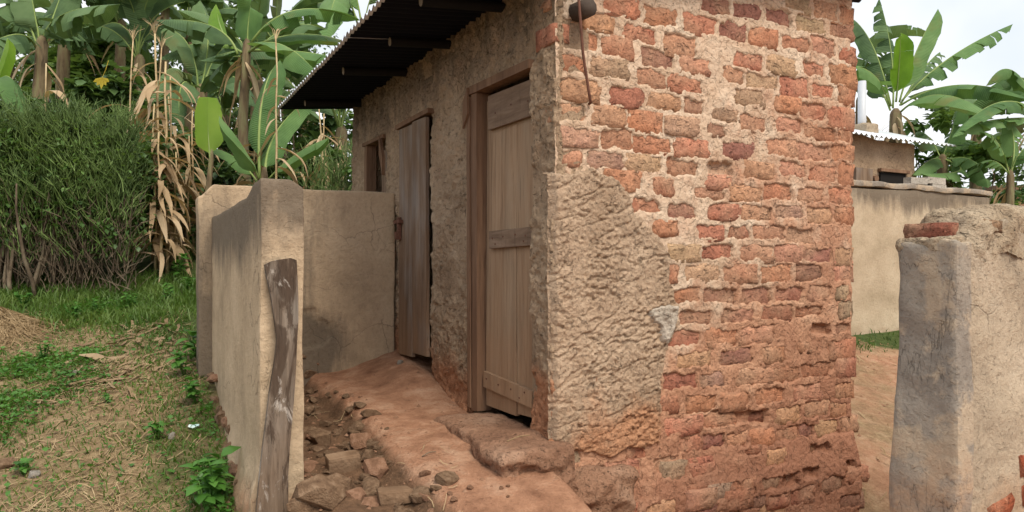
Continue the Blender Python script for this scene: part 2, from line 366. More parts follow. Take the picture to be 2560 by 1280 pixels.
# ------------------------------------------------------------------ terrain
def hz(X, Y):
    """ground height relative to the eye: a slope that climbs away from the camera"""
    X = np.asarray(X, float); Y = np.asarray(Y, float)
    h = -1.38+.26*sp(Y-2.9)-.20*sp(Y-11.0, .8)-.055*sp(Y-40., 3)
    h = h-.24*(sp(X+.05, .25)-sp(X-4, .5))-.06*(sp(X-4, .5)-sp(X-9, .5))
    lx, ly = to_loc(X, Y)
    h = h-.14*ss(-.1, .3, lx)*ss(2.9, 2.3, lx)*ss(.3, -.1, ly)*ss(-1.6, -.9, ly)
    h = h+.05*fbm(X*.8, Y*.8, 4, 3)+.018*fbm(X*4, Y*4, 3, 5)
    lx, ly = to_loc(X, Y)
    w = ss(-1.32, -1.22, lx)*ss(.12, -.12, lx)*ss(-1.5, -.2, ly)*ss(2.75, 2.45, ly)
    hf = -.955+.09*(Y-3.5)+.014*fbm(X*2.4, Y*2.4, 3, 9)+.010*fbm(X*11, Y*11, 3, 4)
    dr = ss(-.62, -.78, lx+.05*fbm(ly*3, lx*3, 3, 2))        # drain of rubble along the side wall
    hf = hf-.10*dr+.05*dr*fbm(X*7, Y*7, 3, 21)
    hf = hf-.07*ss(.25, -.7, ly)
    hf = hf+.10*ss(-.5, -.05, lx)*ss(1.2, 1.7, ly)
    return h*(1-w)+hf*w
import bisect
def gz(X, Y):
    """ground level at a point, read off the terrain grid"""
    i = min(max(bisect.bisect(XL, X)-1, 0), len(XL)-2); j = min(max(bisect.bisect(YL, Y)-1, 0), len(YL)-2)
    a = (X-XL[i])/(XL[i+1]-XL[i]); b = (Y-YL[j])/(YL[j+1]-YL[j])
    return E+float((GH[i, j]*(1-a)+GH[i+1, j]*a)*(1-b)+(GH[i, j+1]*(1-a)+GH[i+1, j+1]*a)*b)

def axis(a, b, st, lo, hi, g=1.22):
    c = list(np.arange(a, b, st)); s = st; p = c[-1]
    while p < hi: s *= g; p += s; c.append(p)
    s = st; p = c[0]; l = []
    while p > lo: s *= g; p -= s; l.append(p)
    return np.array(l[::-1]+c)
xs = axis(-4.6, 3.8, .03, -700, 700); ys = axis(2.3, 8.5, .03, -60, 1500)
GX, GY = np.meshgrid(xs, ys, indexing='ij')
GH = hz(GX, GY); XL = list(xs); YL = list(ys)
me, used = gridmesh('ground', np.stack([GX, GY, E+GH], -1))
lx, ly = to_loc(GX, GY)
court = ss(-1.3, -1.2, lx)*ss(.3, 0., lx)*ss(-1.8, -.4, ly)*ss(2.7, 2.4, ly)
right = ss(.2, 1.2, GX)*ss(10, 8.2, GY)
red = np.clip(court*1.1+right*.52+.35*ss(-.9, -.2, GX)*ss(4.2, 3, GY), 0, 1.2)
damp = court*ss(-.58, -.8, lx)*.95
green = ss(6.1, 7.3, GY)*(1-right)*.85+.33*ss(-1.2, -2.2, GX)*ss(2, 3, GY)+ss(.55, .3, np.abs(lx+1.62))*ss(3.2, 4, GY)*.35+ss(8.2, 9, GY)*right*.8
green = np.clip(green-court, 0, 1)-.35*ss(.8, .2, np.abs(GX+2.6+.18*(GY-5)))*ss(6.8, 5.5, GY)
for n, a in (('red', red), ('damp', damp), ('green', green)): attr(me, n, a.ravel()[used])
tag(obj('ground', me, None, M['ground']), kind='structure')

# ------------------------------------------------------------------ latrine
BH = 1.35                                                      # local z = height above eye + BH
LAT = empty('brick_latrine', (P0[0], P0[1], E-BH), ANG)
tag(LAT, 'small brick pit latrine with rough mud plaster, plank doors and dark iron roof', 'latrine')
def rooft(x): return 1.50+.105*(x+.69)+BH

BR = '''1.618,1.832,1.65,0.074,t 1.879,2.085,1.65,0.104,o 2.113,2.233,1.642,0.116,r 1.473,1.688,1.548,0.077,d 2.022,2.233,1.544,0.082,d 1.203,1.406,1.54,0.084,d 1.727,1.967,1.535,0.089,t 0.964,1.168,1.527,0.086,d 1.859,2.078,1.421,0.104,o 0.299,0.519,1.415,0.08,r 1.099,1.315,1.406,0.101,d 0.565,0.788,1.405,0.095,r 1.599,1.826,1.403,0.078,r 0.831,1.069,1.402,0.094,r 1.339,1.554,1.397,0.09,r 2.127,2.255,1.394,0.092,r 0.163,0.342,1.31,0.079,o 0.43,0.636,1.289,0.081,r 0.031,0.177,1.276,0.05,o 1.793,1.967,1.268,0.075,r 0.704,0.929,1.264,0.109,o 2.022,2.241,1.261,0.115,r 1.486,1.714,1.251,0.087,t 1.215,1.437,1.242,0.075,r 0.027,0.252,1.2,0.101,r 0.28,0.469,1.198,0.088,r 0.539,0.767,1.171,0.099,d 0.815,1.018,1.164,0.076,o 1.128,1.292,1.149,0.066,r 1.866,2.057,1.141,0.076,r 1.309,1.561,1.14,0.076,t 2.099,2.233,1.14,0.106,r 1.592,1.826,1.136,0.12,r 0.219,0.44,1.077,0.087,t 0.022,0.168,1.07,0.069,r 0.514,0.704,1.059,0.082,m 0.735,0.957,1.049,0.08,r 1.227,1.437,1.031,0.084,g 1.548,1.753,1.019,0.073,r 1.766,1.967,1,0.094,r 2.001,2.219,0.981,0.115,r 0.027,0.256,0.94,0.093,o 0.847,0.979,0.939,0.068,d 0.342,0.539,0.938,0.092,m 0.59,0.815,0.933,0.074,o 1.054,1.238,0.911,0.065,g 1.554,1.773,0.897,0.073,o 1.256,1.461,0.882,0.08,o 1.799,2.057,0.874,0.085,m 2.092,2.219,0.87,0.077,r 0.009,0.163,0.823,0.081,o 0.228,0.43,0.823,0.091,o 0.459,0.672,0.817,0.09,r 0.719,0.94,0.817,0.076,t 1.003,1.139,0.817,0.052,d 2.036,2.233,0.762,0.086,r 1.492,1.727,0.755,0.1,o 1.734,2.015,0.743,0.094,o 1.128,1.351,0.714,0.088,d 0.28,0.489,0.705,0.096,m 0.022,0.261,0.696,0.07,p 0.778,1.018,0.696,0.085,r 0.494,0.741,0.695,0.09,m 2.099,2.233,0.63,0.116,r 1.586,1.806,0.629,0.083,o 1.839,2.071,0.612,0.085,r 1.303,1.523,0.602,0.08,o 1.02,1.209,0.596,0.078,h 0.191,0.415,0.591,0.079,g 0.449,0.667,0.585,0.081,t 0.022,0.149,0.584,0.062,o 0.709,0.935,0.581,0.088,m 1.003,1.186,0.517,0.06,o 0.313,0.534,0.487,0.088,r 1.443,1.682,0.487,0.086,r 1.734,1.96,0.482,0.075,o 2.008,2.212,0.481,0.096,r 0.616,0.751,0.465,0.078,r 1.191,1.424,0.461,0.084,o 0.92,1.139,0.452,0.064,o 1.536,1.779,0.368,0.078,g 2.078,2.226,0.362,0.101,r 0.469,0.662,0.356,0.061,r 1.819,2.043,0.355,0.089,o 1.268,1.504,0.349,0.085,o 1.014,1.238,0.348,0.078,r 0.719,0.935,0.337,0.08,d 0.636,0.778,0.241,0.07,r 1.357,1.611,0.236,0.081,o 1.174,1.327,0.234,0.07,r 0.936,1.139,0.229,0.082,r 1.637,1.872,0.224,0.093,d 0.97,1.203,0.114,0.078,r 1.256,1.517,0.108,0.08,o 1.542,1.779,0.107,0.092,o 0.725,0.946,0.106,0.071,t 1.806,2.043,0.105,0.075,d 2.071,2.226,0.103,0.091,o 2.064,2.226,0.002,0.106,o 1.727,1.947,-0.003,0.089,d 0.855,1.093,-0.007,0.081,t 0.678,0.788,-0.011,0.075,r 1.128,1.376,-0.012,0.083,r 1.437,1.669,-0.012,0.091,r 1.819,2.036,-0.126,0.075,o 2.078,2.19,-0.133,0.077,t 0.762,0.946,-0.133,0.076,r 1.542,1.786,-0.136,0.087,m 0.986,1.227,-0.137,0.082,d 1.274,1.504,-0.141,0.094,d 1.721,1.96,-0.241,0.056,m 2.106,2.212,-0.244,0.087,g 1.437,1.688,-0.248,0.086,m 1.122,1.363,-0.253,0.079,o 0.811,1.042,-0.257,0.081,m 1.859,2.029,-0.357,0.071,h 2.078,2.198,-0.368,0.067,d 0.714,0.946,-0.373,0.084,r 1.268,1.523,-0.378,0.098,o 0.992,1.227,-0.379,0.087,r 1.753,1.839,-0.468,0.046,o 0.788,1.029,-0.495,0.08,o 1.105,1.345,-0.495,0.088,d 2.022,2.241,-0.495,0.115,r 1.437,1.624,-0.502,0.086,r 0.693,0.94,-0.612,0.084,m 1.779,2.036,-0.615,0.085,m 2.078,2.241,-0.616,0.096,r 0.964,1.139,-0.619,0.077,g 1.232,1.511,-0.623,0.085,o 1.504,1.753,-0.626,0.082,m 0.631,0.778,-0.732,0.074,r 1.388,1.63,-0.744,0.09,r 0.849,1.071,-0.749,0.081,r 1.701,1.94,-0.75,0.093,r 1.105,1.333,-0.753,0.079,r 2.064,2.226,-0.76,0.087,r 0.986,1.221,-0.847,0.095,r 1.793,2.022,-0.855,0.094,o 0.704,0.951,-0.86,0.084,r 1.221,1.48,-0.861,0.071,h 1.548,1.753,-0.87,0.092,o 2.036,2.19,-0.882,0.086,r 0.43,0.56,-0.97,0.081,r 0.799,0.957,-0.974,0.084,r 0.97,1.139,-0.976,0.086,d 1.753,1.872,-0.982,0.074,d 1.162,1.327,-0.983,0.07,o 2.127,2.262,-0.986,0.092,o 1.554,1.74,-0.989,0.082,r 1.351,1.523,-0.99,0.081,r 1.906,2.106,-0.991,0.09,o 1.292,1.412,-1.057,0.036,r 0.131,0.28,-1.066,0.07,h 0.28,0.489,-1.093,0.072,r 0.678,0.837,-1.103,0.083,g 1.846,2.001,-1.106,0.056,h 0.871,1.026,-1.11,0.085,r 1.449,1.599,-1.121,0.081,o 0.874,1.029,-1.123,0.06,r 0.828,0.97,-1.235,0.076,m 2.113,2.19,-1.237,0.077,h 1.727,1.886,-1.242,0.065,h 1.162,1.327,-1.255,0.079,r 1.548,1.695,-1.255,0.073,h 0.975,1.139,-1.256,0.077,g 1.394,1.536,-1.258,0.063,d 0.904,1.037,-1.338,0.051,d 1.268,1.412,-1.348,0.071,d 1.437,1.599,-1.364,0.072,r'''
TONE = dict(r=(.54, .245, .148), o=(.59, .315, .195), m=(.46, .21, .132), d=(.38, .19, .132), t=(.53, .345, .222), g=(.45, .295, .20), p=(.56, .345, .225), h=(.32, .155, .10))
bricks = []
for b in BR.split():
    a = b.split(','); bricks.append((float(a[0]), float(a[1]), float(a[2])+BH, float(a[3]), a[4]))
rb = random.Random(11)
for r_ in range(5):                                             # courses above the picture's edge
    z = 1.86+BH+.122*r_-.0*r_
    for k in range(11):
        v = -.05+k*.235+(.11 if r_ % 2 else 0)
        if v+.2 < 2.26 and z+.05 < rooft(v): bricks.append((max(v, .02), v+.2, z-.04*(1-v/2.2), .085, rb.choice('roormt')))
for k, (v, z) in enumerate([(.28, -1.28), (.55, -1.30), (.82, -1.27), (1.1, -1.31), (1.62, -1.36), (1.9, -1.33), (2.1, -1.30), (.05, -1.22), (1.36, -1.42), (.62, -1.06), (1.0, -1.40), (.4, -1.42), (2.05, -1.46), (.3, -1.06)]):
    bricks.append((v, v+.2, z+BH, .08, 'roormdr'[k % 7]))
def bulge(v, z):
    h = z-BH
    return .05*ss(-.95, -1.3, h)+.016*fbm(v*3.2, z*4.5, 3, 31)*ss(-.8, -1.05, h)
def recess(v, z):
    """how deep the joint mortar sinks where a brick sits, with ragged edges"""
    vw = v+.021*fbm(v*13, z*16, 3, 41)+.010*fbm(v*34, z*38, 3, 47); zw = z+.021*fbm(v*13+9, z*18, 3, 43)+.010*fbm(v*36, z*34, 3, 49)
    m = np.zeros_like(v)
    for (v0, v1, zc, h, t) in bricks:
        sel = (v > v0-.06) & (v < v1+.06) & (z > zc-h) & (z < zc+h)
        if not sel.any(): continue
        dx = np.abs(vw[sel]-(v0+v1)/2)-(v1-v0)/2+.010; dz = np.abs(zw[sel]-zc)-h/2+.010
        d = np.hypot(np.maximum(dx, 0), np.maximum(dz, 0))+np.minimum(np.maximum(dx, dz), 0)-.010
        m[sel] = np.maximum(m[sel], ss(.003, -.005, d)*(1.9 if t == 'h' else 1))
    return m
dv = .0075
vv = np.arange(-.004, 2.245+dv, dv); zz = np.arange(-.30, 3.36, dv)
V_, Z_ = np.meshgrid(vv, zz, indexing='ij')
edge = .012*fbm(Z_*5, Z_*0+2, 3, 61)+.02*ss(-.9, -1.3, Z_-BH)+.012*(vn(Z_/.118, Z_*0+.5, 8)-.5)
V2 = V_+edge*ss(1.9, 2.24, V_)
hh = .008*fbm(V_*5, Z_*5, 4, 51)+.006*fbm(V_*17, Z_*17, 3, 53)+.004*fbm(V_*70, Z_*70, 2, 55)
rec = recess(V2, Z_)
hh = hh*(1-.6*np.minimum(rec, 1))-.019*rec+bulge(V_, Z_)
hh = hh-.07*ss(2.225, 2.248, V_)                                 # turn the far corner
XYZ = np.stack([V2, -hh, np.minimum(Z_, rooft(V_)+.01)], -1)
cap = XYZ[-1:].copy(); cap[..., 1] = .2
XYZ = np.concatenate([XYZ, cap], 0)
me, used = gridmesh('brick_wall', XYZ)
hr = Z_-BH
st = .20+.38*ss(.1, 2.0, V_)*ss(1.7, .3, hr)+.16*ss(1.2, 2.2, V_)+.8*ss(.15, -.95, hr-.35*fbm(V_*1.3, Z_*1.3, 3, 71))
st = st+.55*ss(-.75, -1.2, hr+.15*fbm(V_*2, Z_*2, 3, 73))
st = np.concatenate([st, st[-1:]], 0)
attr(me, 'stain', st.ravel()[used])
GAB = obj('brick_wall', me, LAT, M['mortar'])

BM = []
for k in range(12):
    rr = random.Random(100+k); nx, nzv = 5, 4; V = []; F = []
    for j in range(nzv):
        for i in range(nx):
            x = (i/(nx-1)-.5)*.2; z = (j/(nzv-1)-.5)*.084
            e = (i in (0, nx-1))+(j in (0, nzv-1))
            y = -rr.uniform(-.007, .006)+(.003 if e else 0)+(.004 if e == 2 else 0)
            V.append((x+rr.uniform(-.007, .007), y, z+rr.uniform(-.005, .005)))
    for j in range(nzv-1):
        for i in range(nx-1):
            a = j*nx+i; F.append((a, a+1, a+nx+1, a+nx))
    ring = list(range(nx))+[j*nx+nx-1 for j in range(1, nzv)]+[(nzv-1)*nx+i for i in range(nx-2, -1, -1)]+[j*nx for j in range(nzv-2, 0, -1)]
    b = len(V)
    V += [(V[i][0]*1.02, .09, V[i][2]*1.02) for i in ring]
    for q in range(len(ring)):
        q2 = (q+1) % len(ring); F.append((ring[q2], ring[q], b+q, b+q2))
    bm = mesh('brick', V, F, True); bm.materials.append(M['brick']); BM.append(bm)
def put_brick(parent, loc, w, h, tone, rot=(0, 0, 0), depth=1):
    o = obj('brick', rb.choice(BM), parent); o.location = loc; o.rotation_euler = rot
    o.scale = (w/.2, depth, h/.084); k = rb.uniform(.92, 1.08)
    o.color = (tone[0]*k*rb.uniform(.95, 1.05), tone[1]*k*rb.uniform(.92, 1.08), tone[2]*k, 1)
    return o
for (v0, v1, zc, h, t) in bricks:
    vc = (v0+v1)/2; w = v1-v0
    d = -.001+rb.uniform(-.007, .006)
    if t in 'dm': d -= .005
    if t == 'h': d = -.038
    if t in 'tpg': d += .001
    bl = float(bulge(np.array(vc), np.array(zc)))
    ex = .014 if v1 > 2.17 else 0
    put_brick(GAB, (vc+ex, -(d+bl), zc), w+.03, h+.03, TONE[t], (rb.uniform(-.03, .03), rb.uniform(-.025, .025), rb.uniform(-.03, .03)))
for k in range(26):                                              # brick ends that show on the far corner
    z = .05+k*.118
    o = put_brick(GAB, (2.238+rb.uniform(-.006, .014), .088, z), .12, .086, TONE[rb.choice('rroom')], (0, rb.uniform(-.04, .04), math.pi/2))

# rough plaster left on the lower corner of the brick wall
PP = [(-.03, .53), (.1, .50), (.219, .547), (.333, .508), (.449, .429), (.481, .323), (.638, .197), (.727, .089), (.716, -.044), (.778, -.178), (.783, -.267), (.721, -.42), (.652, -.592), (.666, -.769), (.66, -.944), (.423, -.945), (.3, -.99), (.219, -.939), (.024, -.90), (-.03, -.90)]
def insd(px, pz, poly):
    """signed distance to a polygon, positive inside"""
    d = np.full(px.shape, 9.); ins = np.zeros(px.shape, bool)
    for i in range(len(poly)):
        x0, z0 = poly[i]; x1, z1 = poly[(i+1) % len(poly)]
        t = np.clip(((px-x0)*(x1-x0)+(pz-z0)*(z1-z0))/((x1-x0)**2+(z1-z0)**2+1e-9), 0, 1)
        d = np.minimum(d, np.hypot(px-x0-t*(x1-x0), pz-z0-t*(z1-z0)))
        c = ((z0 > pz) != (z1 > pz)) & (px < (x1-x0)*(pz-z0)/(z1-z0+1e-12)+x0); ins ^= c
    return np.where(ins, d, -d)
dv = .006
vv = np.arange(-.034, .84, dv); zz = np.arange(-1.03, .60, dv)
V_, Z_ = np.meshgrid(vv, zz, indexing='ij')
sdp = insd(V_, Z_, [(-.3, p[1]) if p[0] < 0 else p for p in PP])+.022*fbm(V_*11, Z_*11, 3, 81)+.007*fbm(V_*50, Z_*50, 2, 83)
rot_v = V_*.9+Z_*.45; rot_z = Z_*1.5-V_*.5
flat = ss(-.05, .45, fbm(V_*3.5, Z_*3.5, 4, 86)+.35*fbm(V_*14, Z_*14, 2, 90))
hp = .024+.012*fbm(V_*5, Z_*5, 3, 84)-.010*ss(.80, .97, rid(rot_v*6, rot_z*9, 3, 85))+(.002+.0055*flat)*fbm(rot_v*26, rot_z*26, 3, 87)+(.005+.010*flat)*fbm(V_*62, Z_*70, 2, 88)
hp = np.maximum(hp, .004)
hp = hp*ss(-.004, .012, sdp)-.03*ss(.004, -.006, sdp)-.05*ss(.0, -.034, V_)
fm = (sdp[:-1, :-1] > -.006)
me, used = gridmesh('plaster_patch', np.stack([V_, -hp-bulge(V_, Z_+BH), Z_+BH], -1), fm)
attr(me, 'stain', (.05+.9*ss(-.45, -1.0, Z_+.25*fbm(V_*2, Z_*2, 3, 89))).ravel()[used]); attr(me, 'grime_shade', np.zeros(len(used)))
PATCH = obj('plaster_patch', me, LAT, M['mudpatch']); PATCH['label'] = 'rough tan plaster patch on the brick wall'
# a smear of pale lime plaster at the patch's edge
sm = [(1612, 770), (1650, 762), (1692, 758), (1690, 800), (1672, 840), (1662, 868), (1645, 855), (1640, 820), (1620, 800)]
def gab(px, py):
    r = (px-1280)/FPX; t = (r*P0[1]-P0[0])/(CA-r*SA); return t, (680-py)*(P0[1]+t*SA)/FPX
smp = [gab(*p) for p in sm]
vv = np.arange(.53, .82, .006); zz = np.arange(-.45, -.13, .006); V_, Z_ = np.meshgrid(vv, zz, indexing='ij')
sd2 = insd(V_, Z_, smp)+.012*fbm(V_*20, Z_*20, 3, 91)
hs = .042+.012*fbm(V_*16, Z_*22, 3, 92)+.006*fbm(V_*60, Z_*60, 2, 93)
hs = hs*ss(-.006, .02, sd2)-.02*ss(.004, -.006, sd2)
me, used = gridmesh('lime_smear', np.stack([V_, -hs, Z_+BH], -1), sd2[:-1, :-1] > -.006)
M['lime'] = m_plaster('lime_plaster', [(.44, .385, .32), (.54, .48, .41), (.62, .56, .49)], None, .012)
obj('lime_smear', me, LAT, m_plaster('pale_smear', [(.42, .35, .28), (.53, .455, .37), (.6, .53, .45)], None, .014))

# front wall with three door openings
OPEN = [(.245, 1.02, -1.2, 1.12), (1.70, 2.30, -1.2, 1.13), (2.72, 3.27, -1.2, 1.14)]
du = .0095
uu = np.arange(-.014, 3.70, du); zz = np.arange(-.32, rooft(0)+.01, du)
U_, Z_ = np.meshgrid(uu, zz, indexing='ij'); H_ = Z_-BH
sdo = np.full(U_.shape, 9.)
for (a, b, lo, hi) in OPEN:
    dx = np.maximum(a-U_, U_-b); dz = np.maximum(lo-H_, H_-hi)
    sdo = np.minimum(sdo, np.hypot(np.maximum(dx, 0), np.maximum(dz, 0))+np.minimum(np.maximum(dx, dz), 0))
sdo = sdo+.008*fbm(U_*9, Z_*9, 3, 101)
hf = .018+.018*fbm(U_*4, Z_*4, 4, 103)+.016*fbm(U_*14, Z_*18, 3, 105)+.010*fbm(U_*45, Z_*50, 3, 107)
fall = ss(.12, .30, fbm(U_*2.1+4, Z_*1.6, 4, 109))*ss(-.2, .4, H_+.4)        # places where the plaster has come away
hf = hf-.018*fall
crk = np.abs(U_-1.83-.03*fbm(Z_*6, U_*0, 3, 111)); hf = hf-.025*ss(.012, .002, crk)*ss(1.05, 1.15, H_)
crk = np.abs(U_-2.62-.06*fbm(Z_*5, U_*0, 3, 113)); hf = hf-.03*ss(.03, .004, crk)*ss(1.1, .9, H_)
hf = hf+.05*ss(-.75, -1.0, H_)
hf = hf-.06*ss(.016, 0, sdo)-.03*ss(.004, -.014, U_)
me, used = gridmesh('front_wall', np.stack([-hf, U_, Z_], -1), sdo[:-1, :-1] > -.002)
attr(me, 'stain', (.02+.95*ss(-.25, -.8, H_-.2*fbm(U_*2, Z_*2, 3, 115))).ravel()[used])
attr(me, 'grime_shade', (.68*ss(.8, 1.45, H_)+.1*ss(1.6, 3.6, U_)).ravel()[used])  # grime towards the wall top, with the eave's shade painted into it
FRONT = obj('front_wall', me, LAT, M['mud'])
for (u, z, w, h, t) in [(2.42, .62, .15, .09, 'o'), (2.45, .33, .13, .08, 'r'), (2.50, .18, .12, .09, 'o'), (2.44, -.05, .15, .1, 'r'), (2.47, -.28, .15, .09, 'r'), (2.40, -.42, .13, .07, 'o'),
                        (1.60, .86, .14, .08, 'o'), (1.58, .50, .13, .08, 'p'), (1.60, .68, .12, .07, 'p'), (3.5, .9, .15, .09, 'o'), (3.45, .68, .14, .09, 'r'), (.10, 1.22, .2, .10, 'r'), (.12, 1.38, .16, .06, 'o')]:
    put_brick(FRONT, (-.004-rb.uniform(0, .01), u, z+BH), w, h, TONE[t], (0, 0, -math.pi/2))
b = MB(); last = 0
for (a, c, lo, hi) in OPEN+[(3.68, 9, 0, 0)]:
    b.box((.002, max(last, .004), -.3), (.2, a-.004, rooft(0)-.01)); last = c+.004
for (a, c, lo, hi) in OPEN: b.box((.004, a-.006, hi+BH+.004), (.198, c+.006, rooft(0)-.012))
o = b.build('wall_core', M['mud'], LAT)
b = MB(); b.box((.21, .004+.06, -.3), (2.235, .2, rooft(.2))); b.box((2.05, .2, -.3), (2.236, 3.6, rooft(2))); b.box((.2, 3.5, -.3), (2.2, 3.68, rooft(.2)))
b.build('rear_wall', M['mud'], LAT)
b = MB(); b.box((.2, .2, -.2), (2.05, 3.5, .28)); b.build('inner_floor', M['stone_red'], LAT)

# doorstep of packed earth and rubble masonry
def lumpy(name, a, b, res, amp, rnd, mat, parent, fr=3.0, seed=0, fn=None, stain=None, grime_shade=None, bottom=False):
    """box with rounded, weathered faces: every face a grid moved by continuous noise"""
    a = np.array(a, float); b = np.array(b, float); Vs = []; Fs = []; off = 0
    faces = [(0, 0), (0, 1), (1, 0), (1, 1), (2, 1)]+([(2, 0)] if bottom else [])
    for ax, side in faces:
        i, j = [k for k in range(3) if k != ax]
        ni = max(2, int(round((b[i]-a[i])/res))+1); nj = max(2, int(round((b[j]-a[j])/res))+1)
        A, B = np.meshgrid(np.linspace(a[i], b[i], ni), np.linspace(a[j], b[j], nj), indexing='ij')
        P = np.zeros((ni, nj, 3)); P[..., i] = A; P[..., j] = B; P[..., ax] = (a, b)[side][ax]
        idx = np.arange(ni*nj).reshape(ni, nj)+off; off += ni*nj
        F = np.stack([idx[:-1, :-1], idx[1:, :-1], idx[1:, 1:], idx[:-1, 1:]], -1).reshape(-1, 4)
        flip = (side == 0) ^ (ax == 1)
        Fs.append(F[:, ::-1] if flip else F); Vs.append(P.reshape(-1, 3))
    P = np.concatenate(Vs); F = np.concatenate(Fs)
    lo = a+rnd; hi = b-rnd
    if not bottom: lo[2] = a[2]-1
    C = np.clip(P, lo, hi); D = P-C; L = np.linalg.norm(D, axis=1, keepdims=True); P = C+np.where(L > 1e-6, D/np.maximum(L, 1e-6)*np.minimum(L, rnd), D)
    x, y, z = P[:, 0], P[:, 1], P[:, 2]
    for k in range(3):
        P[:, k] += amp*(fbm(x*fr+y*.83*fr+3*k, z*fr-y*.61*fr+x*.2, 5, seed+11*k))
    if fn is not None: P = fn(P)
    me = npmesh(name, P, F)
    if stain is not None: attr(me, 'stain', stain(P))
    if grime_shade is not None: attr(me, 'grime_shade', grime_shade(P))
    return obj(name, me, parent, mat)
def stepfn(P):
    x, y, z = P[:, 0], P[:, 1], P[:, 2]
    P[:, 0] = x+.03*fbm(y*5, z*2, 3, 136)*ss(-.1, -.3, x)-.05*ss(.6, -.15, y)*ss(-.1, -.3, x)
    P[:, 2] = z-.02*ss(-.2, -.4, x)-.05*ss(.8, 1.05, y)+.012*fbm(x*6, y*6, 3, 134)*ss(.4, .5, z)
    lump = .045*rid(y*8+x*7, z*11, 3, 133)*ss(.55, .42, z)*(.35+.65*ss(.3, -.1, y))
    P[:, 1] -= lump*.8; P[:, 0] -= lump*.5
    return P
M['step'] = m_plaster('step_earth', [(.23, .12, .074), (.35, .195, .122), (.46, .29, .195)], None, .02)
DS = lumpy('doorstep', (-.32, -.11, -.2), (.06, 1.10, BH-.85), .012, .02, .03, M['step'], LAT, 7, 131, stepfn)
DS['label'] = 'worn red earth doorstep under the near door'
def plfn(P):
    x, y, z = P[:, 0], P[:, 1], P[:, 2]
    P[:, 1] -= .04*rid(x*5, z*7+x, 3, 137)*ss(.5, .2, z); return P
lumpy('footing', (-.10, -.115, -.25), (.44, .06, BH-1.03), .016, .045, .05, M['step'], LAT, 5, 139, plfn)

# doors
def plank(parent, name, x0, x1, u0, u1, z0, z1, mat, skew=0.0, rng=rb):
    """a sawn board with slightly uneven ends and edges"""
    n = 9; V = []; F = []
    for i in range(n+1):
        t = i/n; z = z0+(z1-z0)*t; j = [rng.uniform(-.003, .003) for _ in range(2)]
        sk = skew*t; bow = .004*math.sin(t*3+u0*9)
        e0 = z+(rng.uniform(-.006, .006) if i in (0, n) else 0); e1 = z+(rng.uniform(-.006, .006) if i in (0, n) else 0)
        V += [(x0+bow, u0+j[0]+sk, e0), (x0+bow, u1+j[1]+sk, e1), (x1+bow, u1+j[1]+sk, e1), (x1+bow, u0+j[0]+sk, e0)]
    for i in range(n):
        for k in range(4):
            a = i*4+k; c = i*4+(k+1) % 4; F.append((a, c, c+4, a+4))
    F += [(3, 2, 1, 0), (4*n, 4*n+1, 4*n+2, 4*n+3)]
    me = mesh(name, V, F, False); return obj(name, me, parent, mat)
zb = BH
D1 = empty('door', (0, 0, 0)); D1.parent = LAT; D1['label'] = 'near brown plank door with three battens'
plank(D1, 'plank', .030, .055, .485, .872, zb-.815, zb+1.05, M['wood'])
plank(D1, 'plank', .034, .057, .312, .481, zb-.80, zb+1.055, M['wood'])
plank(D1, 'plank', .032, .056, .250, .308, zb-.805, zb+1.05, M['wood'])
def batten(parent, x0, x1, u0, u1, za, zb_, h, mat):
    V = [(x, u, z) for x in (x0, x1) for (u, z) in ((u0, za), (u1, zb_), (u1, zb_+h), (u0, za+h*.95))]
    return obj('batten', mesh('batten', V, [(0, 1, 2, 3)[::-1], (4, 5, 6, 7), (0, 4, 5, 1)[::-1], (3, 2, 6, 7)[::-1], (0, 3, 7, 4)[::-1], (1, 5, 6, 2)[::-1]], False), parent, mat)
batten(D1, .004, .029, .255, .800, zb+.845, zb+.855, .205, M['batten'])
batten(D1, .004, .029, .255, .790, zb+.145, zb+.140, .105, M['batten'])
batten(D1, .004, .029, .262, .868, zb-.735, zb-.700, .095, M['wood'])
b = MB()
for (u, z) in [(.33, .20), (.45, .21), (.60, .205), (.74, .2), (.35, .17), (.7, .165), (.34, -.66), (.5, -.665), (.66, -.66), (.82, -.645), (.4, -.70), (.3, .93), (.5, .95), (.7, .94)]:
    b.box((-.001, u-.004, zb+z-.004), (.006, u+.004, zb+z+.004))
b.build('nail', M['rust'], D1)
F1 = empty('door_frame', (0, 0, 0)); F1.parent = LAT
plank(F1, 'post', -.026, .07, .895, .985, zb-.86, zb+1.10, M['wood_dark'])
plank(F1, 'post', -.036, -.028, .975, 1.018, zb-.84, zb+1.09, M['wood_dark'])
batten(F1, -.040, .05, .215, 1.03, zb+1.085, zb+1.103, .05, M['wood_dark']).name = 'lintel'
batten(F1, -.056, -.042, .975, 1.045, zb+.98, zb+.90, .17, M['wood_dark']).name = 'cover_board'
D2 = empty('door', (0, 0, 0)); D2.parent = LAT; D2['label'] = 'middle door of grey weathered planks'
plank(D2, 'plank', -.045, -.018, 1.99, 2.285, zb-.628, zb+1.10, M['wood_grey'], .01)
plank(D2, 'plank', -.043, -.016, 1.705, 1.985, zb-.60, zb+1.105, M['wood_grey'], .01)
b = MB(); b.box((-.075, 2.19, zb+.375), (-.046, 2.33, zb+.40)); b.box((-.07, 2.225, zb+.25), (-.047, 2.26, zb+.42)); b.box((-.085, 2.23, zb+.25), (-.055, 2.275, zb+.31)); b.tube([(-.062, 2.24, zb+.31), (-.068, 2.24, zb+.35), (-.068, 2.265, zb+.35), (-.062, 2.265, zb+.31)], .004, 5)
b.build('bolt', M['rust'], D2)
F2 = empty('door_frame', (0, 0, 0)); F2.parent = LAT
batten(F2, -.05, .05, 1.66, 2.36, zb+1.12, zb+1.115, .035, M['wood_dark']).name = 'lintel'
D3 = empty('door', (0, 0, 0)); D3.parent = LAT; D3['label'] = 'far plank door standing half open'
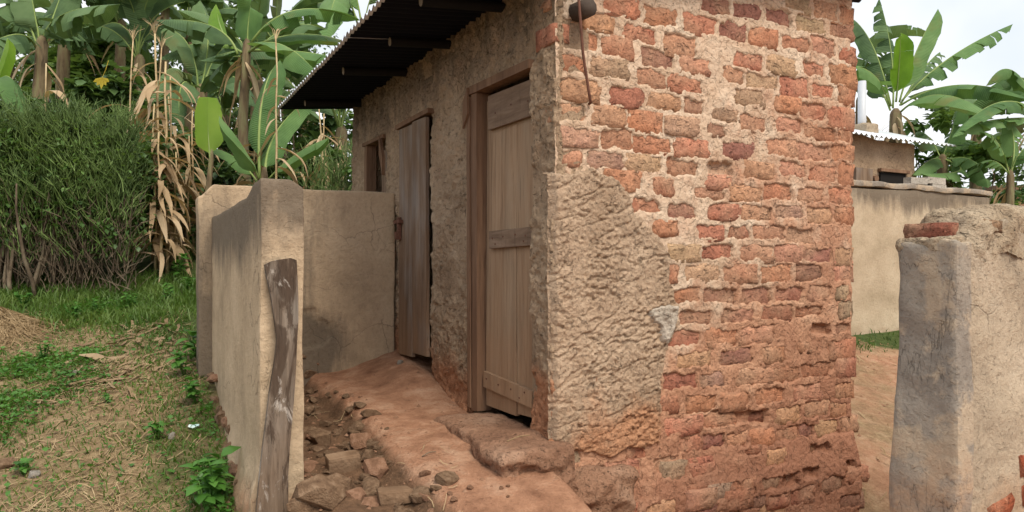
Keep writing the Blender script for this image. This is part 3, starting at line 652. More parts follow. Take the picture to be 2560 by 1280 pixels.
plank(D3, 'plank', .05, .075, 2.735, 2.90, zb-.6, zb+1.06, M['wood_grey'])
plank(D3, 'plank', .058, .08, 2.905, 3.03, zb-.6, zb+1.05, M['wood_grey'])
F3 = empty('door_frame', (0, 0, 0)); F3.parent = LAT
plank(F3, 'post', -.03, .06, 3.20, 3.265, zb-.7, zb+1.12, M['wood_dark'])
batten(F3, -.04, .05, 2.70, 3.30, zb+1.11, zb+1.12, .03, M['wood_dark']).name = 'lintel'
batten(F3, -.045, -.02, 2.71, 2.80, zb+.80, zb+.98, .16, M['wood_dark']).name = 'cover_board'

# corrugated roof: five overlapping sheets on round poles
PIT = .078
for k in range(5):
    u0 = -.14+k*.79; u1 = u0+.84 if k < 4 else 3.79
    us = np.arange(u0, u1+1e-6, PIT/10); rows = np.array([-.69, -.68, -.662, -.4, .3, 1.2, 2.45])
    Ug, Xg = np.meshgrid(us, rows, indexing='ij')
    zt = rooft(Xg)+.011*np.cos(Ug/PIT*2*math.pi)+.0035*(k % 2)+.006*fbm(Ug*2+k, Xg*2, 2, 151)
    jx = .008*(rb.random()-.5)+.004*fbm(Ug*6, Xg*0, 2, 152)
    top = np.stack([Xg+jx, Ug, zt+.0015], -1); bot = np.stack([Xg+jx, Ug, zt-.0015], -1)
    n, m = Ug.shape; idx = np.arange(n*m).reshape(n, m)
    f = np.stack([idx[:-1, :-1], idx[1:, :-1], idx[1:, 1:], idx[:-1, 1:]], -1).reshape(-1, 4)
    rim = np.stack([idx[:-1, 0], idx[:-1, 0]+n*m, idx[1:, 0]+n*m, idx[1:, 0]], -1)
    rim2 = np.stack([idx[0, :-1], idx[0, 1:], idx[0, 1:]+n*m, idx[0, :-1]+n*m], -1); rim3 = np.stack([idx[-1, :-1], idx[-1, :-1]+n*m, idx[-1, 1:]+n*m, idx[-1, 1:]], -1)
    Fa = np.concatenate([f[:, ::-1], f+n*m, rim, rim2, rim3]); 
    me = npmesh('roof_sheet', np.concatenate([top.reshape(-1, 3), bot.reshape(-1, 3)]), Fa)
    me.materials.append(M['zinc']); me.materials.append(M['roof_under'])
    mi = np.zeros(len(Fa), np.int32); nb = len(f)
    lip = np.tile(np.arange(m-1), n-1) < 2  # bright zinc edge strip: paints in the light caught along the scalloped eave
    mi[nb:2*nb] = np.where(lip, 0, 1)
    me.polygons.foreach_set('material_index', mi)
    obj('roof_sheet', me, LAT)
for u, x in ((.58, -.51), (2.18, -.51), (3.37, -.53), (1.38, -.42)):
    b = MB(); b.tube([(x, u, rooft(x)-.043), (.5, u+.02, rooft(.5)-.046), (2.3, u-.01, rooft(2.3)-.046)], [.028, .032, .034], 10)
    o = b.build('rafter', M['pole'], LAT, True); o.data.materials.append(M['poleend']); o.data.polygons[-2].material_index = 1; o.data.polygons[-1].material_index = 1
    o.data.polygons[-2].use_smooth = False
b = MB(); b.tube([(.11, .3, BH+1.36), (.125, -.05, BH+1.335), (.13, -.115, BH+1.33)], [.047, .05, .045], 10)
o = b.build('purlin', M['poledark'], LAT, True); o['label'] = 'dark round pole end jutting from the top corner'
b = MB(); b.tube([(.05, -.10, BH+1.62), (.075, -.105, BH+1.30), (.115, -.075, BH+1.1), (.165, -.05, BH+.93), (.178, -.045, BH+.885), (.19, -.03, BH+.875), (.2, .0, BH+.875)], .0075, 7)
tag(b.build('iron_rod', M['rust'], None, True), 'thin rusty iron rod hanging against the top corner of the brick wall', 'rod')
o = bpy.data.objects['iron_rod']; o.location = (P0[0], P0[1], E-BH); o.rotation_euler = (0, 0, ANG)

# ------------------------------------------------------------------ yard wall (L of back wall and side wall)
YW = empty('yard_wall', (P0[0], P0[1], E-BH), ANG)
tag(YW, 'low cement rendered yard wall in an L joining the front of the latrine', 'wall')
def st_low(z0, z1, k=.9, seed=0): return lambda P: k*ss(z1+BH, z0+BH, P[:, 2])
def sidefn(P):
    x, y, z = P[:, 0], P[:, 1], P[:, 2]
    P[:, 2] = z+ss(BH+.1, BH+.4, z)*(.05*ss(.75, .45, np.abs(y-.1))-.03*ss(-1.25, -1.19, x)*ss(.9, .4, y))
    fr_ = ss(.40, .355, y); P[:, 1] -= fr_*.008*fbm(x*16, z*16, 4, 162); P[:, 2] = P[:, 2]+0
    P[:, 0] -= .05*ss(BH-.8, BH-1.25, z)*ss(-1.28, -1.38, x)*(1+.7*fbm(y*6, z*6, 3, 161)); return P
def gr_side(P):
    x, y, z = P[:, 0], P[:, 1], P[:, 2]; h = z-BH
    return .90*ss(-.25, .33, h+.1*fbm(y*3, x*3, 2, 3))+.12*ss(.2, .9, y)*ss(-.6, .3, h)+.35*ss(.36, .42, h)
lumpy('side_wall', (-1.386, .352, -.35), (-1.186, 2.44, BH+.39), .017, .009, .014, M['render'], YW, 2.6, 163, sidefn, st_low(-1.25, -.75, .7), gr_side)
def backfn(P):
    x, y, z = P[:, 0], P[:, 1], P[:, 2]
    ch = ss(-1.36, -1.47, x)
    P[:, 2] = z-ss(BH+.3, BH+.6, z)*.09*ch
    hole = ss(.09, .03, np.hypot((x+.71)*.75, (z-BH+.665)*1.2)+.03*fbm(x*14, z*14, 3, 165))*ss(2.5, 2.43, y)
    peel = ss(.0, .02, insd(x, z-BH, [(-.95, -.27), (-.66, -.26), (-.63, -.36), (-.52, -.38), (-.50, -.50), (-.6, -.56), (-.95, -.62)])+.05*fbm(x*9, z*9, 4, 167))*ss(2.5, 2.43, y)
    P[:, 1] += .014*peel; return P
def gr_back(P):
    x, y, z = P[:, 0], P[:, 1], P[:, 2]; h = z-BH
    return .30+.34*ss(-.42, -.72, x)*ss(.62, .3, h)+.40*ss(-.1, -.5, h+.2*fbm(x*3, z*3, 3, 5))*ss(-.15, -.6, x)+.08*ss(-1.2, -1.3, x)-.3*ss(.5, .1, np.abs(h+.05))*ss(-.9, -.4, x)
lumpy('back_wall', (-1.475, 2.42, -.35), (-.03, 2.60, BH+.625), .014, .009, .015, M['render'], YW, 2.8, 171, backfn, st_low(-1.0, -.55, .75), gr_back)

# ------------------------------------------------------------------ wall at the right, near
RW = empty('broken_wall', (P0[0], P0[1], E-BH), ANG)
tag(RW, 'broken rendered wall end with grey edge and one loose red brick on top, at the right', 'wall')
def rwfn(P):
    x, y, z = P[:, 0], P[:, 1], P[:, 2]; h = z-BH
    t = ss(-.1, .12, h)
    P[:, 2] = z+t*(.105*ss(.86, 1.05, x)*(.75+.5*fbm(x*7, y*7, 3, 183))-.05*ss(1.15, 1.6, x)+.03*fbm(x*12, y*12, 3, 181)*ss(.85, .95, x)+.02*ss(-1.55, -1.42, y)*ss(.95, 1.1, x))
    fl = ss(-.1, -.75, h)
    P[:, 0] = P[:, 0]-.055*fl*ss(.95, .7, x)
    P[:, 1] = P[:, 1]-.012*fbm(x*5, z*5, 4, 185)-.03*fl
    return P
lumpy('wall_body', (.712, -1.612, -.45), (3.4, -1.408, BH+.115), .014, .012, .02, M['render_r'], RW, 3.2, 187, rwfn, st_low(-.95, -.4, .55), lambda P: .42*ss(-.25, .18, P[:, 2]-BH)+.1)
def edfn(P):
    x, y, z = P[:, 0], P[:, 1], P[:, 2]; h = z-BH
    P[:, 0] = x-.055*ss(-.1, -.75, h)-.008*fbm(y*9, z*9, 4, 191); P[:, 1] = y-.03*ss(-.1, -.75, h)*ss(-1.5, -1.6, y)
    P[:, 2] = z+ss(-.05, .1, h)*.02*fbm(y*14, x*14, 3, 195)
    return P
o = lumpy('edge_render', (.694, -1.632, -.45), (.80, -1.40, BH+.118), .013, .016, .018, M['render_grey'], RW, 3.4, 193, edfn, lambda P: .55*ss(-.35, -.9, P[:, 2]-BH), lambda P: .12+0*P[:, 2])
o['label'] = 'blackened grey render on the wall end'
bk = put_brick(RW, (.745, -1.475, BH+.150), .175, .07, (.30, .115, .078), (0, 0, math.radians(-86)), 1.05); bk['label'] = 'red brick left on top of the broken wall'
bk = put_brick(RW, (.93, -1.622, BH+.172), .12, .045, (.36, .22, .145), (0, .03, .0)) 
for px, py, w, h in ((2538, 1158, .07, .085), (2556, 1222, .13, .085), (2478, 1266, .15, .07)):
    r = (px-1280)/FPX; A_ = P0[0]+1.61*SA; B_ = P0[1]-1.61*CA
    t = (r*B_-A_)/(CA-r*SA); h_ = (680-py)*(B_+t*SA)/FPX
    put_brick(RW, (t, -1.652, h_+BH), w, h, (.42, .12, .06), (0, rb.uniform(-.3, .3), 0))
M['crumb'] = m_plaster('crumbled_mortar', [(.30, .22, .145), (.46, .36, .25), (.56, .46, .34)], None, .02)
lumpy('mortar_bed', (.70, -1.61, BH+.07), (.84, -1.40, BH+.128), .01, .03, .015, M['crumb'], RW, 9, 199)
lumpy('mortar_heap', (.80, -1.618, BH+.06), (1.75, -1.405, BH+.24), .012, .06, .06, M['crumb'], RW, 6, 197)

# ------------------------------------------------------------------ compound wall and buildings behind, right
CW = empty('compound_wall', (P0[0], P0[1], E-BH), ANG)
tag(CW, 'tan rendered compound wall with stained top beyond the brick corner, far right', 'wall')
def grcw(P): return .95*ss(.45, 1.05, P[:, 2]-BH+.12*fbm(P[:, 0]*2, P[:, 2]*.4, 3, 201))
M['render_l'] = m_plaster('tan_render', [(.38, .30, .20), (.48, .38, .265), (.56, .46, .33)], (.33, .2, .12), .006, fine=.5, pit=.4)
lumpy('wall_body', (2.9, 2.81, -.2), (8.68, 3.0, BH+1.04), .05, .03, .03, M['render_l'], CW, 1.5, 203, None, st_low(-.8, -.45, .5), grcw)
lumpy('coping', (2.88, 2.785, BH+1.04), (8.72, 3.025, BH+1.115), .04, .025, .025, M['render_grey'], CW, 3, 205, None, lambda P: 0*P[:, 2], lambda P: .25+0*P[:, 2], True)

HUT = empty('far_latrine', (P0[0], P0[1], E-BH), ANG)
tag(HUT, 'small mud plastered outhouse with pale corrugated roof and white vent pipe, behind the far wall', 'outhouse')
HW = lumpy('wall', (4.6, 4.2, 0), (9.11, 5.7, BH+2.02), .06, .05, .03, M['mud'], HUT, 1.7, 211, None, lambda P: 0*P[:, 2], lambda P: .1+.25*ss(1.7, 2., P[:, 2]-BH))
def on_ly(px, py, LY):
    r = (px-1280)/FPX; A_ = P0[0]-LY*SA; B_ = P0[1]+LY*CA
    t = (r*B_-A_)/(CA-r*SA); return t, (680-py)*(B_+t*SA)/FPX+BH
def quadbox(name, px0, py0, px1, py1, LY, th, mat, parent):
    x0, z1 = on_ly(px0, py0, LY); x1, _ = on_ly(px1, py0, LY); _, z0 = on_ly((px0+px1)/2, py1, LY); _, z1 = on_ly((px0+px1)/2, py0, LY)
    b = MB(); b.box((x0, LY-th, z0), (x1, LY+.02, z1), .004); return b.build(name, mat, parent)
quadbox('opening', 2200, 433, 2263, 468, 4.17, .012, M['black'], HUT)
quadbox('lintel', 2196, 424, 2268, 432, 4.17, .05, M['wood_dark'], HUT)
sh = quadbox('shutter', 2136, 421, 2178, 458, 4.17, .03, M['wood_grey'], HUT)
b = MB(); x, z = on_ly(2186, 447, 4.16); b.tube([(x, 4.12, z), (x, 4.19, z)], .05, 12); b.build('round_hole', M['wood_dark'], HUT)
us = np.arange(4.2, 9.75, .013); rows = np.linspace(3.93, 5.95, 4)
Ug, Yg = np.meshgrid(us, rows, indexing='ij'); zt = BH+1.985+.34*(Yg-3.93)+.016*np.cos(Ug/.11*2*math.pi)+.01*fbm(Ug, Yg, 2, 5)
n, m = Ug.shape; idx = np.arange(n*m).reshape(n, m); f = np.stack([idx[:-1, :-1], idx[1:, :-1], idx[1:, 1:], idx[:-1, 1:]], -1).reshape(-1, 4)
rim = np.stack([idx[:-1, 0], idx[:-1, 0]+n*m, idx[1:, 0]+n*m, idx[1:, 0]], -1)
me = npmesh('roof_sheet', np.concatenate([np.stack([Ug, Yg, zt], -1).reshape(-1, 3), np.stack([Ug, Yg, zt-.004], -1).reshape(-1, 3)]), np.concatenate([f, f[:, ::-1]+n*m, rim]))
obj('roof_sheet', me, HUT, M['zinc'])
x, z = on_ly(2155, 318, 4.6); b = MB(); b.tube([(x, 4.6, z-.5), (x, 4.6, z+.72)], .062, 14); b.build('vent_pipe', M['pvc'], HUT, True)
lumpy('pipe_collar', (x-.13, 4.42, z-.12), (x+.16, 4.78, z+.04), .03, .03, .03, M['crumb'], HUT, 6, 215)
LB = empty('block_wall', (P0[0], P0[1], E-BH), ANG); tag(LB, 'low wall of pale blocks beside the outhouse with the vent pipe', 'wall')
for (a, c, d, e) in ((2262, 446, 2303, 462), (2304.5, 446, 2348, 462), (2262, 463.5, 2313, 477), (2314.5, 463.5, 2350, 500)):
    quadbox('block', a, c, d, e, 3.75, .1, M['lime'], LB)
FB = empty('brick_hut', at(2560, 520, 24)); tag(FB, 'distant low brown brick hut behind the young banana, far right edge', 'hut')
FB.location.z = gz(FB.location.x, 24)
b = MB(); b.box((-1.2, -.6, -.5), (2.2, 1.2, 2.3)); b.build('wall', M['stone_red'], FB)
b = MB(); b.box((-1.4, -.8, 2.31), (2.4, 1.4, 2.45)); b.build('roof', M['wood_dark'], FB)
b = MB(); b.box((-.2, -.63, .9), (.4, -.58, 1.7)); b.build('window', M['black'], FB)

# ------------------------------------------------------------------ vegetation
rv = random.Random(23)
UP = Vector((0, 0, 1))
def bez(a, m, c, n):
    """points of a quadratic curve that passes through m half way"""
    a, m, c = Vector(a), Vector(m), Vector(c); k = m*2-(a+c)*.5
    return [a*(1-t)**2+k*2*t*(1-t)+c*t*t for t in [i/n for i in range(n+1)]]
def banana_leaf(parent, pts, width, mat, tears=.3, fold=.45, hint=None, pet=.14, blunt=False, rng=rv):
    """one leaf: midrib and two blade halves, split into torn panels"""
    n = len(pts)-1; root = parent.matrix_basis.translation.copy()
    V = []; F = []; UV = []; MI = []
    hint = Vector(hint) if hint is not None else UP
    fr = []
    for i, p in enumerate(pts):
        t = (pts[min(i+1, n)]-pts[max(i-1, 0)]).normalized(); s_ = t.cross(hint)
        if s_.length < .15: s_ = t.cross(Vector((.3, -1, .2)))
        s_.normalize()
        if fr and s_.dot(fr[-1][1]) < 0: s_ = -s_
        fr.append((t, s_, s_.cross(t).normalized()))
    def wid(t):
        if t < pet: return 0
        q = (t-pet)/(1-pet)
        return width*min(1, (q/.16)**.6)*(1 if q < .6 else max(0, 1-((q-.6)/.4)**2.2*(.45 if blunt else 1)))**.7
    base = 0
    for sgn in (-1, 1):
        i = 0; droop0 = fold+rng.uniform(-.1, .15)
        while i < n:
            k = i+1
            while k < n and rng.random() > tears*1.8: k += 1
            dr = droop0+rng.uniform(-.28, .42)*(1 if tears > .1 else .3); gap = 0 if i == 0 else rng.uniform(.02, .3 if tears > .3 else .12)
            b = len(V)
            for j in range(i, k+1):
                t = j/n; w = wid(t); tt, s_, nn = fr[j]; p = pts[j]
                sh = tt*(pts[min(j+1, n)]-pts[max(j-1, 0)]).length*.25*((gap if j == i else 0)-(gap*.5 if j == k else 0))
                for q, (c, dz) in enumerate(((0, 0), (.55, .16), (1, .5))):
                    d = dr*(1+dz)
                    jit = 1+(rng.uniform(-.06, .05) if q == 2 else 0)
                    V.append(p-root+(s_*sgn*math.cos(d)-nn*math.sin(d))*w*c*jit+sh*c); UV.append((t*1.0, c*.03+.08*t))
            for j in range(k-i):
                for q in range(2):
                    a = b+j*3+q; F.append((a, a+1, a+4, a+3) if sgn > 0 else (a, a+3, a+4, a+1)); MI.append(0)
            i = k
    mb = MB(); L = (pts[-1]-pts[0]).length
    mb.tube([p-root-fr[i][2]*.006 for i, p in enumerate(pts)], [max(.003, (.019 if L > 1 else .012)*(1-.85*i/n)) for i in range(n+1)], 5)
    b = len(V); V += mb.v; UV += [(0, 0)]*len(mb.v); F += [tuple(x+b for x in f) for f in mb.f]; MI += [1]*len(mb.f)
    me = mesh('leaf', V, F, True); me.materials.append(mat); me.materials.append(M['rib'])
    me.polygons.foreach_set('material_index', MI)
    uv = me.uv_layers.new(name='UVMap'); li = np.zeros(len(me.loops), np.int32); me.loops.foreach_get('vertex_index', li)
    uv.data.foreach_set('uv', np.array(UV, np.float32)[li].ravel())
    return obj('leaf', me, parent)
def dry_leaf(parent, p, d, L, w, rng=rv, mat=None, name='dry_leaf'):
    root = parent.matrix_basis.translation; p = Vector(p); d = Vector(d).normalized(); pts = [p-root]; v = d*1.0
    n = 7
    for i in range(n): v = (v+Vector((rng.uniform(-.18, .18), rng.uniform(-.18, .18), -.30))).normalized(); pts.append(pts[-1]+v*L/n)
    side = d.cross(UP); side = side if side.length > .1 else Vector((1, 0, 0))
    mb = MB(); mb.ribbon(pts, [w*x for x in (.35, .8, 1, 1, .9, .7, .4, .08)], side+Vector((rng.uniform(-.4, .4), rng.uniform(-.4, .4), 0)), rng.uniform(-.7, .7))
    return mb.build(name, mat or M['dry'], parent, True)
def banana(label, bx, by, crown, r, leaves=(), nrand=0, L=(1.6, 2.3), mat='ban_d', rng=rv, dead=3, group=None, name='banana_plant', tears=.3, az=None, w=.26):
    """stem from the ground to the crown; leaves either given as three points or scattered round the crown"""
    z0 = gz(bx, by)-.08; P = empty(name, (bx, by, z0+.08)); tag(P, label, 'banana plant', group)
    crown = Vector(crown); mb = MB(); b0 = Vector((bx, by, z0)); n = 6
    pts = [(b0.lerp(crown, i/n)+Vector((math.sin(i*1.3)*.02, math.cos(i)*.02, 0)))-P.location for i in range(n+1)]
    mb.tube(pts+[pts[-1]+Vector((0, 0, .05)), pts[-1]+Vector((.005, 0, .1))], [r*(1.25-.5*i/n) for i in range(n+1)]+[r*.6, r*.3], 10); mb.build('stem', M['btrunk'], P, True)
    for a, m_, c, wd, mt, te in leaves:
        banana_leaf(P, bez(a, m_, c, 16), wd, M[mt], te, .1 if te == 0 else .45, blunt=te == 0)
    for k in range(nrand):
        a = (az[0]+(az[1]-az[0])*(k+rng.random()*.7)/nrand) if az else 2*math.pi*(k+rng.random()*.6)/nrand
        l = rng.uniform(*L); el = rng.uniform(.55, 1.25); d = Vector((math.cos(a), math.sin(a), 0))
        p0 = crown+Vector((0, 0, rng.uniform(-.1, .1))); mid = p0+d*l*.5*math.cos(el)+UP*l*.5*math.sin(el)
        end = mid+d*l*.5*math.cos(el-.95)+UP*l*.5*math.sin(el-rng.uniform(.8, 1.35))
        banana_leaf(P, bez(p0, mid, end, 14), w*rng.uniform(.85, 1.15), M[mat], tears*rng.uniform(.6, 1.4))
    for k in range(dead*2):
        a = rng.uniform(0, 6.28); q = crown+Vector((math.cos(a)*r*.6, math.sin(a)*r*.6, -rng.uniform(.02, .4)))
        dry_leaf(P, q, (math.cos(a), math.sin(a), -.4), rng.uniform(.4, 1.0), rng.uniform(.015, .045))
    return P
def maize(label, bx, by, top, nl=5, r=.013, tassel=True, seed=0, lean=0, group='dry maize stalks', w=.035, L=(.35, .7)):
    rng = random.Random(seed); z0 = gz(bx, by); P = empty('maize_stalk', (bx, by, z0)); tag(P, label, 'maize stalk', group)
    H = top-z0; n = 7; off = [0, 0]; pts = []
    for i in range(n+1):
        pts.append(Vector((off[0]+lean*H*(i/n)**2, off[1], H*i/n-(.03 if i == 0 else 0)))); off = [off[0]+rng.uniform(-.02, .02), off[1]+rng.uniform(-.02, .02)]
    mb = MB(); mb.tube(pts, [r*(1.15-.6*i/n) for i in range(n+1)], 6); mb.build('stalk', M['stalk'], P, True)
    nl = int(nl*1.7)
    for k in range(nl):
        t = .14+.75*(k+rng.random()*.8)/nl; i = min(n-1, int(t*n)); q = pts[i].lerp(pts[i+1], t*n-i)+P.location; a = rng.uniform(0, 6.28)
        dry_leaf(P, q, (math.cos(a), math.sin(a)*.7, rng.uniform(-.2, .9)), rng.uniform(*L), w*rng.uniform(.3, .95), rng, name='leaf')
    if tassel:
        mb = MB()
        for k in range(9):
            a = rng.uniform(0, 6.28); d = Vector((math.cos(a)*.5, math.sin(a)*.5, 1)); q = pts[-1]
            mb.tube([q-Vector((0, 0, .02)), q+d*.09, q+d*.15+Vector((math.cos(a)*.05, math.sin(a)*.05, -.01))], [.004, .0035, .001], 4, False)
        mb.build('tassel', M['stalk'], P)
    return P
def leafcloud(n, fn, size, rng, droop=.3, aspect=.42, fold=.25):
    """n small folded leaves (two quads each) at positions from fn(rng)"""
    V = np.zeros((n, 6, 3)); 
    for i in range(n):
        p = Vector(fn(rng)); a = rng.uniform(0, 6.28); e = rng.uniform(-.9, .6)-droop; l = size*rng.uniform(.6, 1.35)
        d = Vector((math.cos(a)*math.cos(e), math.sin(a)*math.cos(e), math.sin(e))); s_ = d.cross(UP).normalized(); nn = s_.cross(d); w = l*aspect
        m_ = p+d*l*.45
        V[i] = [p, m_+s_*w+nn*fold*w, p+d*l, m_-s_*w+nn*fold*w, m_, m_]
        V[i, 4] = p+d*l*.5; V[i, 5] = p+d*l*.5
    idx = np.arange(n)[:, None]*6
    F = np.concatenate([idx+np.array([[0, 1, 2]]), idx+np.array([[0, 2, 3]])])
    return V.reshape(-1, 3), F
def bush(name, label, cx, cy, rx, ry, h0, h1, n, size, mat, rng, group=None, clumps=26, cat='bush', stem=True, aspect=.42, trunk_r=.03):
    z0 = gz(cx, cy); P = empty(name, (cx, cy, z0)); tag(P, label, cat, group)
    C = []
    for k in range(clumps):
        a = rng.uniform(0, 6.28); q = rng.random()**.5; t = rng.random()
        env = math.sin(math.pi*min(1, .15+.85*t))**.5 if h0 > .3 else 1-.35*t
        C.append((math.cos(a)*rx*q*env, math.sin(a)*ry*q*env, h0+(h1-h0)*t, rng.uniform(.16, .34)*(rx+ry)*.5))
    def fn(r):
        c = r.choice(C); d = Vector((r.gauss(0, 1), r.gauss(0, 1), r.gauss(0, .8))); d = d.normalized()*c[3]*r.random()**.4
        return (c[0]+d.x, c[1]+d.y, max(.03, c[2]+d.z))
    V, F = leafcloud(n, fn, size, rng, aspect=aspect)
    obj('crown', npmesh('crown', V, F, False), P, mat)
    if stem:
        mb = MB()
        for c in C[:9]:
            mb.tube([(c[0]*.15, c[1]*.15, -.05), (c[0]*.5, c[1]*.5, c[2]*.55), c[:3]], [trunk_r, trunk_r*.6, .006], 5)
        mb.build('trunk', M['hstem'], P, True)
    return P

# pencil hedge
HX0, HX1, HYc, HT = -7.2, -3.76, 7.75, 1.70
HD = empty('pencil_hedge', (-5.2, HYc, gz(-5.2, HYc))); tag(HD, 'dense dark green pencil hedge with bare woody stems, beside the path at left', 'hedge')
rh = random.Random(31)
def twigs(n, samp, lmin, lmax, r, bend=.35, upw=1.0, branch=2):
    """thin jointed green sticks, three sided"""
    Vs = []; Fs = []
    k3 = [(math.cos(2*math.pi*k/3), math.sin(2*math.pi*k/3)) for k in range(3)]
    def stick(p, d, L, r_):
        b = len(Vs); a = d.cross(Vector((.3, .9, .1))).normalized(); c = d.cross(a)
        q = p
        for s_ in range(4):
            rr = r_*(1-.22*s_)
            for (x, y) in k3: Vs.append(q+a*x*rr+c*y*rr)
            if s_ < 3: d = (d+Vector((rh.gauss(0, bend), rh.gauss(0, bend), rh.gauss(.1, bend*.6)))*.4).normalized(); q = q+d*L/3
        for s_ in range(3):
            for k in range(3): Fs.append((b+s_*3+k, b+s_*3+(k+1) % 3, b+s_*3+3+(k+1) % 3, b+s_*3+3+k))
        return q, d
    for i in range(n):
        p = Vector(samp()); d = Vector((rh.gauss(0, .42), rh.gauss(0, .42), upw)).normalized()
        q, d2 = stick(p, d, rh.uniform(lmin, lmax), r)
        for b in range(branch):
            stick(q, (d2+Vector((rh.gauss(0, .6), rh.gauss(0, .6), rh.gauss(.2, .3)))).normalized(), rh.uniform(lmin, lmax)*.6, r*.75)
    return np.array([tuple(v) for v in Vs]), np.array(Fs)
def hedge_pt(zlo, zhi, skin=True):
    def f():
        while True:
            x = rh.uniform(HX0, HX1); t = rh.uniform(zlo, zhi)
            g = float(0)
            y = HYc+(rh.uniform(-.5, .5) if not skin else (-.5+abs(rh.gauss(0, .22))))*(1-.25*abs(t-1.0))
            if x > HX1-.12 and rh.random() > (HX1-x)/.12+.3: continue
            top = HT+.06*math.sin(x*5.1)+.05*math.sin(x*11.3+1)
            if t > top: continue
            return (x-HD.location.x, y-HD.location.y, t-.12)
    return f
V, F = twigs(4600, hedge_pt(.8, 1.95), .12, .28, .0078)
obj('twig', npmesh('twig', V, F), HD, M['twig'])['kind'] = 'stuff'
V, F = twigs(1300, hedge_pt(.35, 1.2), .14, .3, .0072)
obj('twig', npmesh('twig', V, F), HD, M['twig'])['kind'] = 'stuff'
V, F = twigs(1300, hedge_pt(.02, .8), .15, .38, .007, branch=1)
obj('dry_twig', npmesh('dry_twig', V, F), HD, M['hstem'])['kind'] = 'stuff'
def hl(zlo, zhi, clump=True):
    cs = [hedge_pt(zlo, zhi)() for _ in range(170)]
    def f(r):
        c = r.choice(cs); return (c[0]+r.gauss(0, .09), c[1]+r.gauss(0, .08), c[2]+r.gauss(0, .09))
    return f
V, F = leafcloud(8000, hl(.55, 1.75), .05, rh, aspect=.4); obj('foliage', npmesh('foliage', V, F, False), HD, M['hleaf'])['kind'] = 'stuff'
V, F = leafcloud(5000, hl(1.0, 1.9), .055, rh, aspect=.3); obj('foliage', npmesh('foliage', V, F, False), HD, M['bush_l'])['kind'] = 'stuff'
V, F = leafcloud(9000, lambda r: (lambda q: (q[0], q[1]+.35, q[2]))(hedge_pt(.8, 1.75, False)()), .085, rh, aspect=.5); obj('inner_foliage', npmesh('inner_foliage', V, F, False), HD, M['bush'])['kind'] = 'stuff'
for k in range(70):                                              # the woody stems that show under the leaves
    x = HX0+(HX1-HX0)*(k+rh.random())/84; y = HYc-.5+rh.uniform(0, .6)
    lxx, lyy = x-HD.location.x, y-HD.location.y; zg = gz(x, y)-HD.location.z; mb = MB(); p = Vector((lxx, lyy, zg-.05)); pts = [p]; d = Vector((rh.gauss(0, .12), rh.gauss(0, .1), 1))
    for s_ in range(5): d = (d+Vector((rh.gauss(0, .16), rh.gauss(0, .1), .3))).normalized(); pts.append(pts[-1]+d*.24)
    r0 = rh.uniform(.011, .026)
    mb.tube(pts, [r0*(1-.13*i) for i in range(6)], 6); mb.build('stem', M['hstem'], HD, True)

# bananas at the left, from the nearest to the farthest
def pl(a, m_, c, Y, wd, mt='ban', te=.25): return (at(a[0], a[1], Y+(a[2] if len(a) > 2 else 0)), at(m_[0], m_[1], Y+(m_[2] if len(m_) > 2 else 0)), at(c[0], c[1], Y+(c[2] if len(c) > 2 else 0)), wd, mt, te)
def plant(label, px, Y, cy, r, leaves, **kw):
    X = (px-1280)/FPX*Y; return banana(label, X, Y, at(px, cy, Y), r, leaves, **kw)
Y = 8.0
plant('young banana sucker with one bright upright leaf behind the yard wall', 522, Y, 395, .035, [
    pl((526, 405), (520, 320), (519, 243), Y, .145, 'ban_y', .0)], dead=0)
plant('small banana plant spreading arched leaves just behind the yard wall corner', 655, 8.2, 440, .05, [
    pl((648, 450), (610, 370, -.2), (548, 290, -.3), 8.2, .14, 'ban', .03), pl((645, 455), (590, 395, .1), (530, 370, .2), 8.2, .12, 'ban', .05),
    pl((650, 450), (655, 250, .2), (700, 150, .5), 8.2, .2, 'ban', .06), pl((668, 450), (740, 385, -.1), (822, 345, -.2), 8.2, .14, 'ban', .05),
    pl((665, 450), (690, 330, .4), (790, 235, .9), 8.2, .18, 'ban', .1)], dead=3)
Y = 9.6
plant('tall banana with brown stem and broad leaves arching towards the roof', 612, Y, 115, .07, [
    pl((620, 115), (622, 45), (640, -60), Y, .21, 'ban', .02), pl((625, 110), (740, 25), (900, 50, .6), Y, .2, 'ban', .22),
    pl((635, 115), (760, 85, .3), (880, 110, .8), Y, .17, 'ban', .1), pl((630, 125), (760, 130, -.3), (860, 150, -.4), Y, .26, 'ban', .05),
    pl((595, 135), (530, 65), (390, 50, -.2), Y, .24, 'ban_d', .2), pl((605, 130), (560, 85, .4), (540, 10, .8), Y, .18, 'ban_y', .05),
    pl((600, 140), (555, 160, .3), (500, 230, .5), Y, .2, 'ban_d', .25), pl((622, 130), (700, 110, -.6), (800, 190, -1.), Y, .24, 'ban', .12)], dead=5)
plant('banana with a rosette of long pale stalks above the hedge, far left', 100, 11.5, 105, .11, [
    pl((95, 120), (30, 0), (-80, -40), 11.5, .3, 'ban_d', .2), pl((105, 120), (150, 40), (300, 10, -.5), 11.5, .34, 'ban_d', .25),
    pl((100, 120), (85, 20), (60, -90), 11.5, .3, 'ban_d', .1), pl((90, 120), (40, 85, -.5), (-60, 130, -1), 11.5, .3, 'ban_d', .35),
    pl((110, 120), (180, 80, .8), (240, 140, 1.2), 11.5, .28, 'ban_d', .4), pl((108, 120), (140, 20, .5), (180, -80, .8), 11.5, .3, 'ban_d', .1)], dead=4)
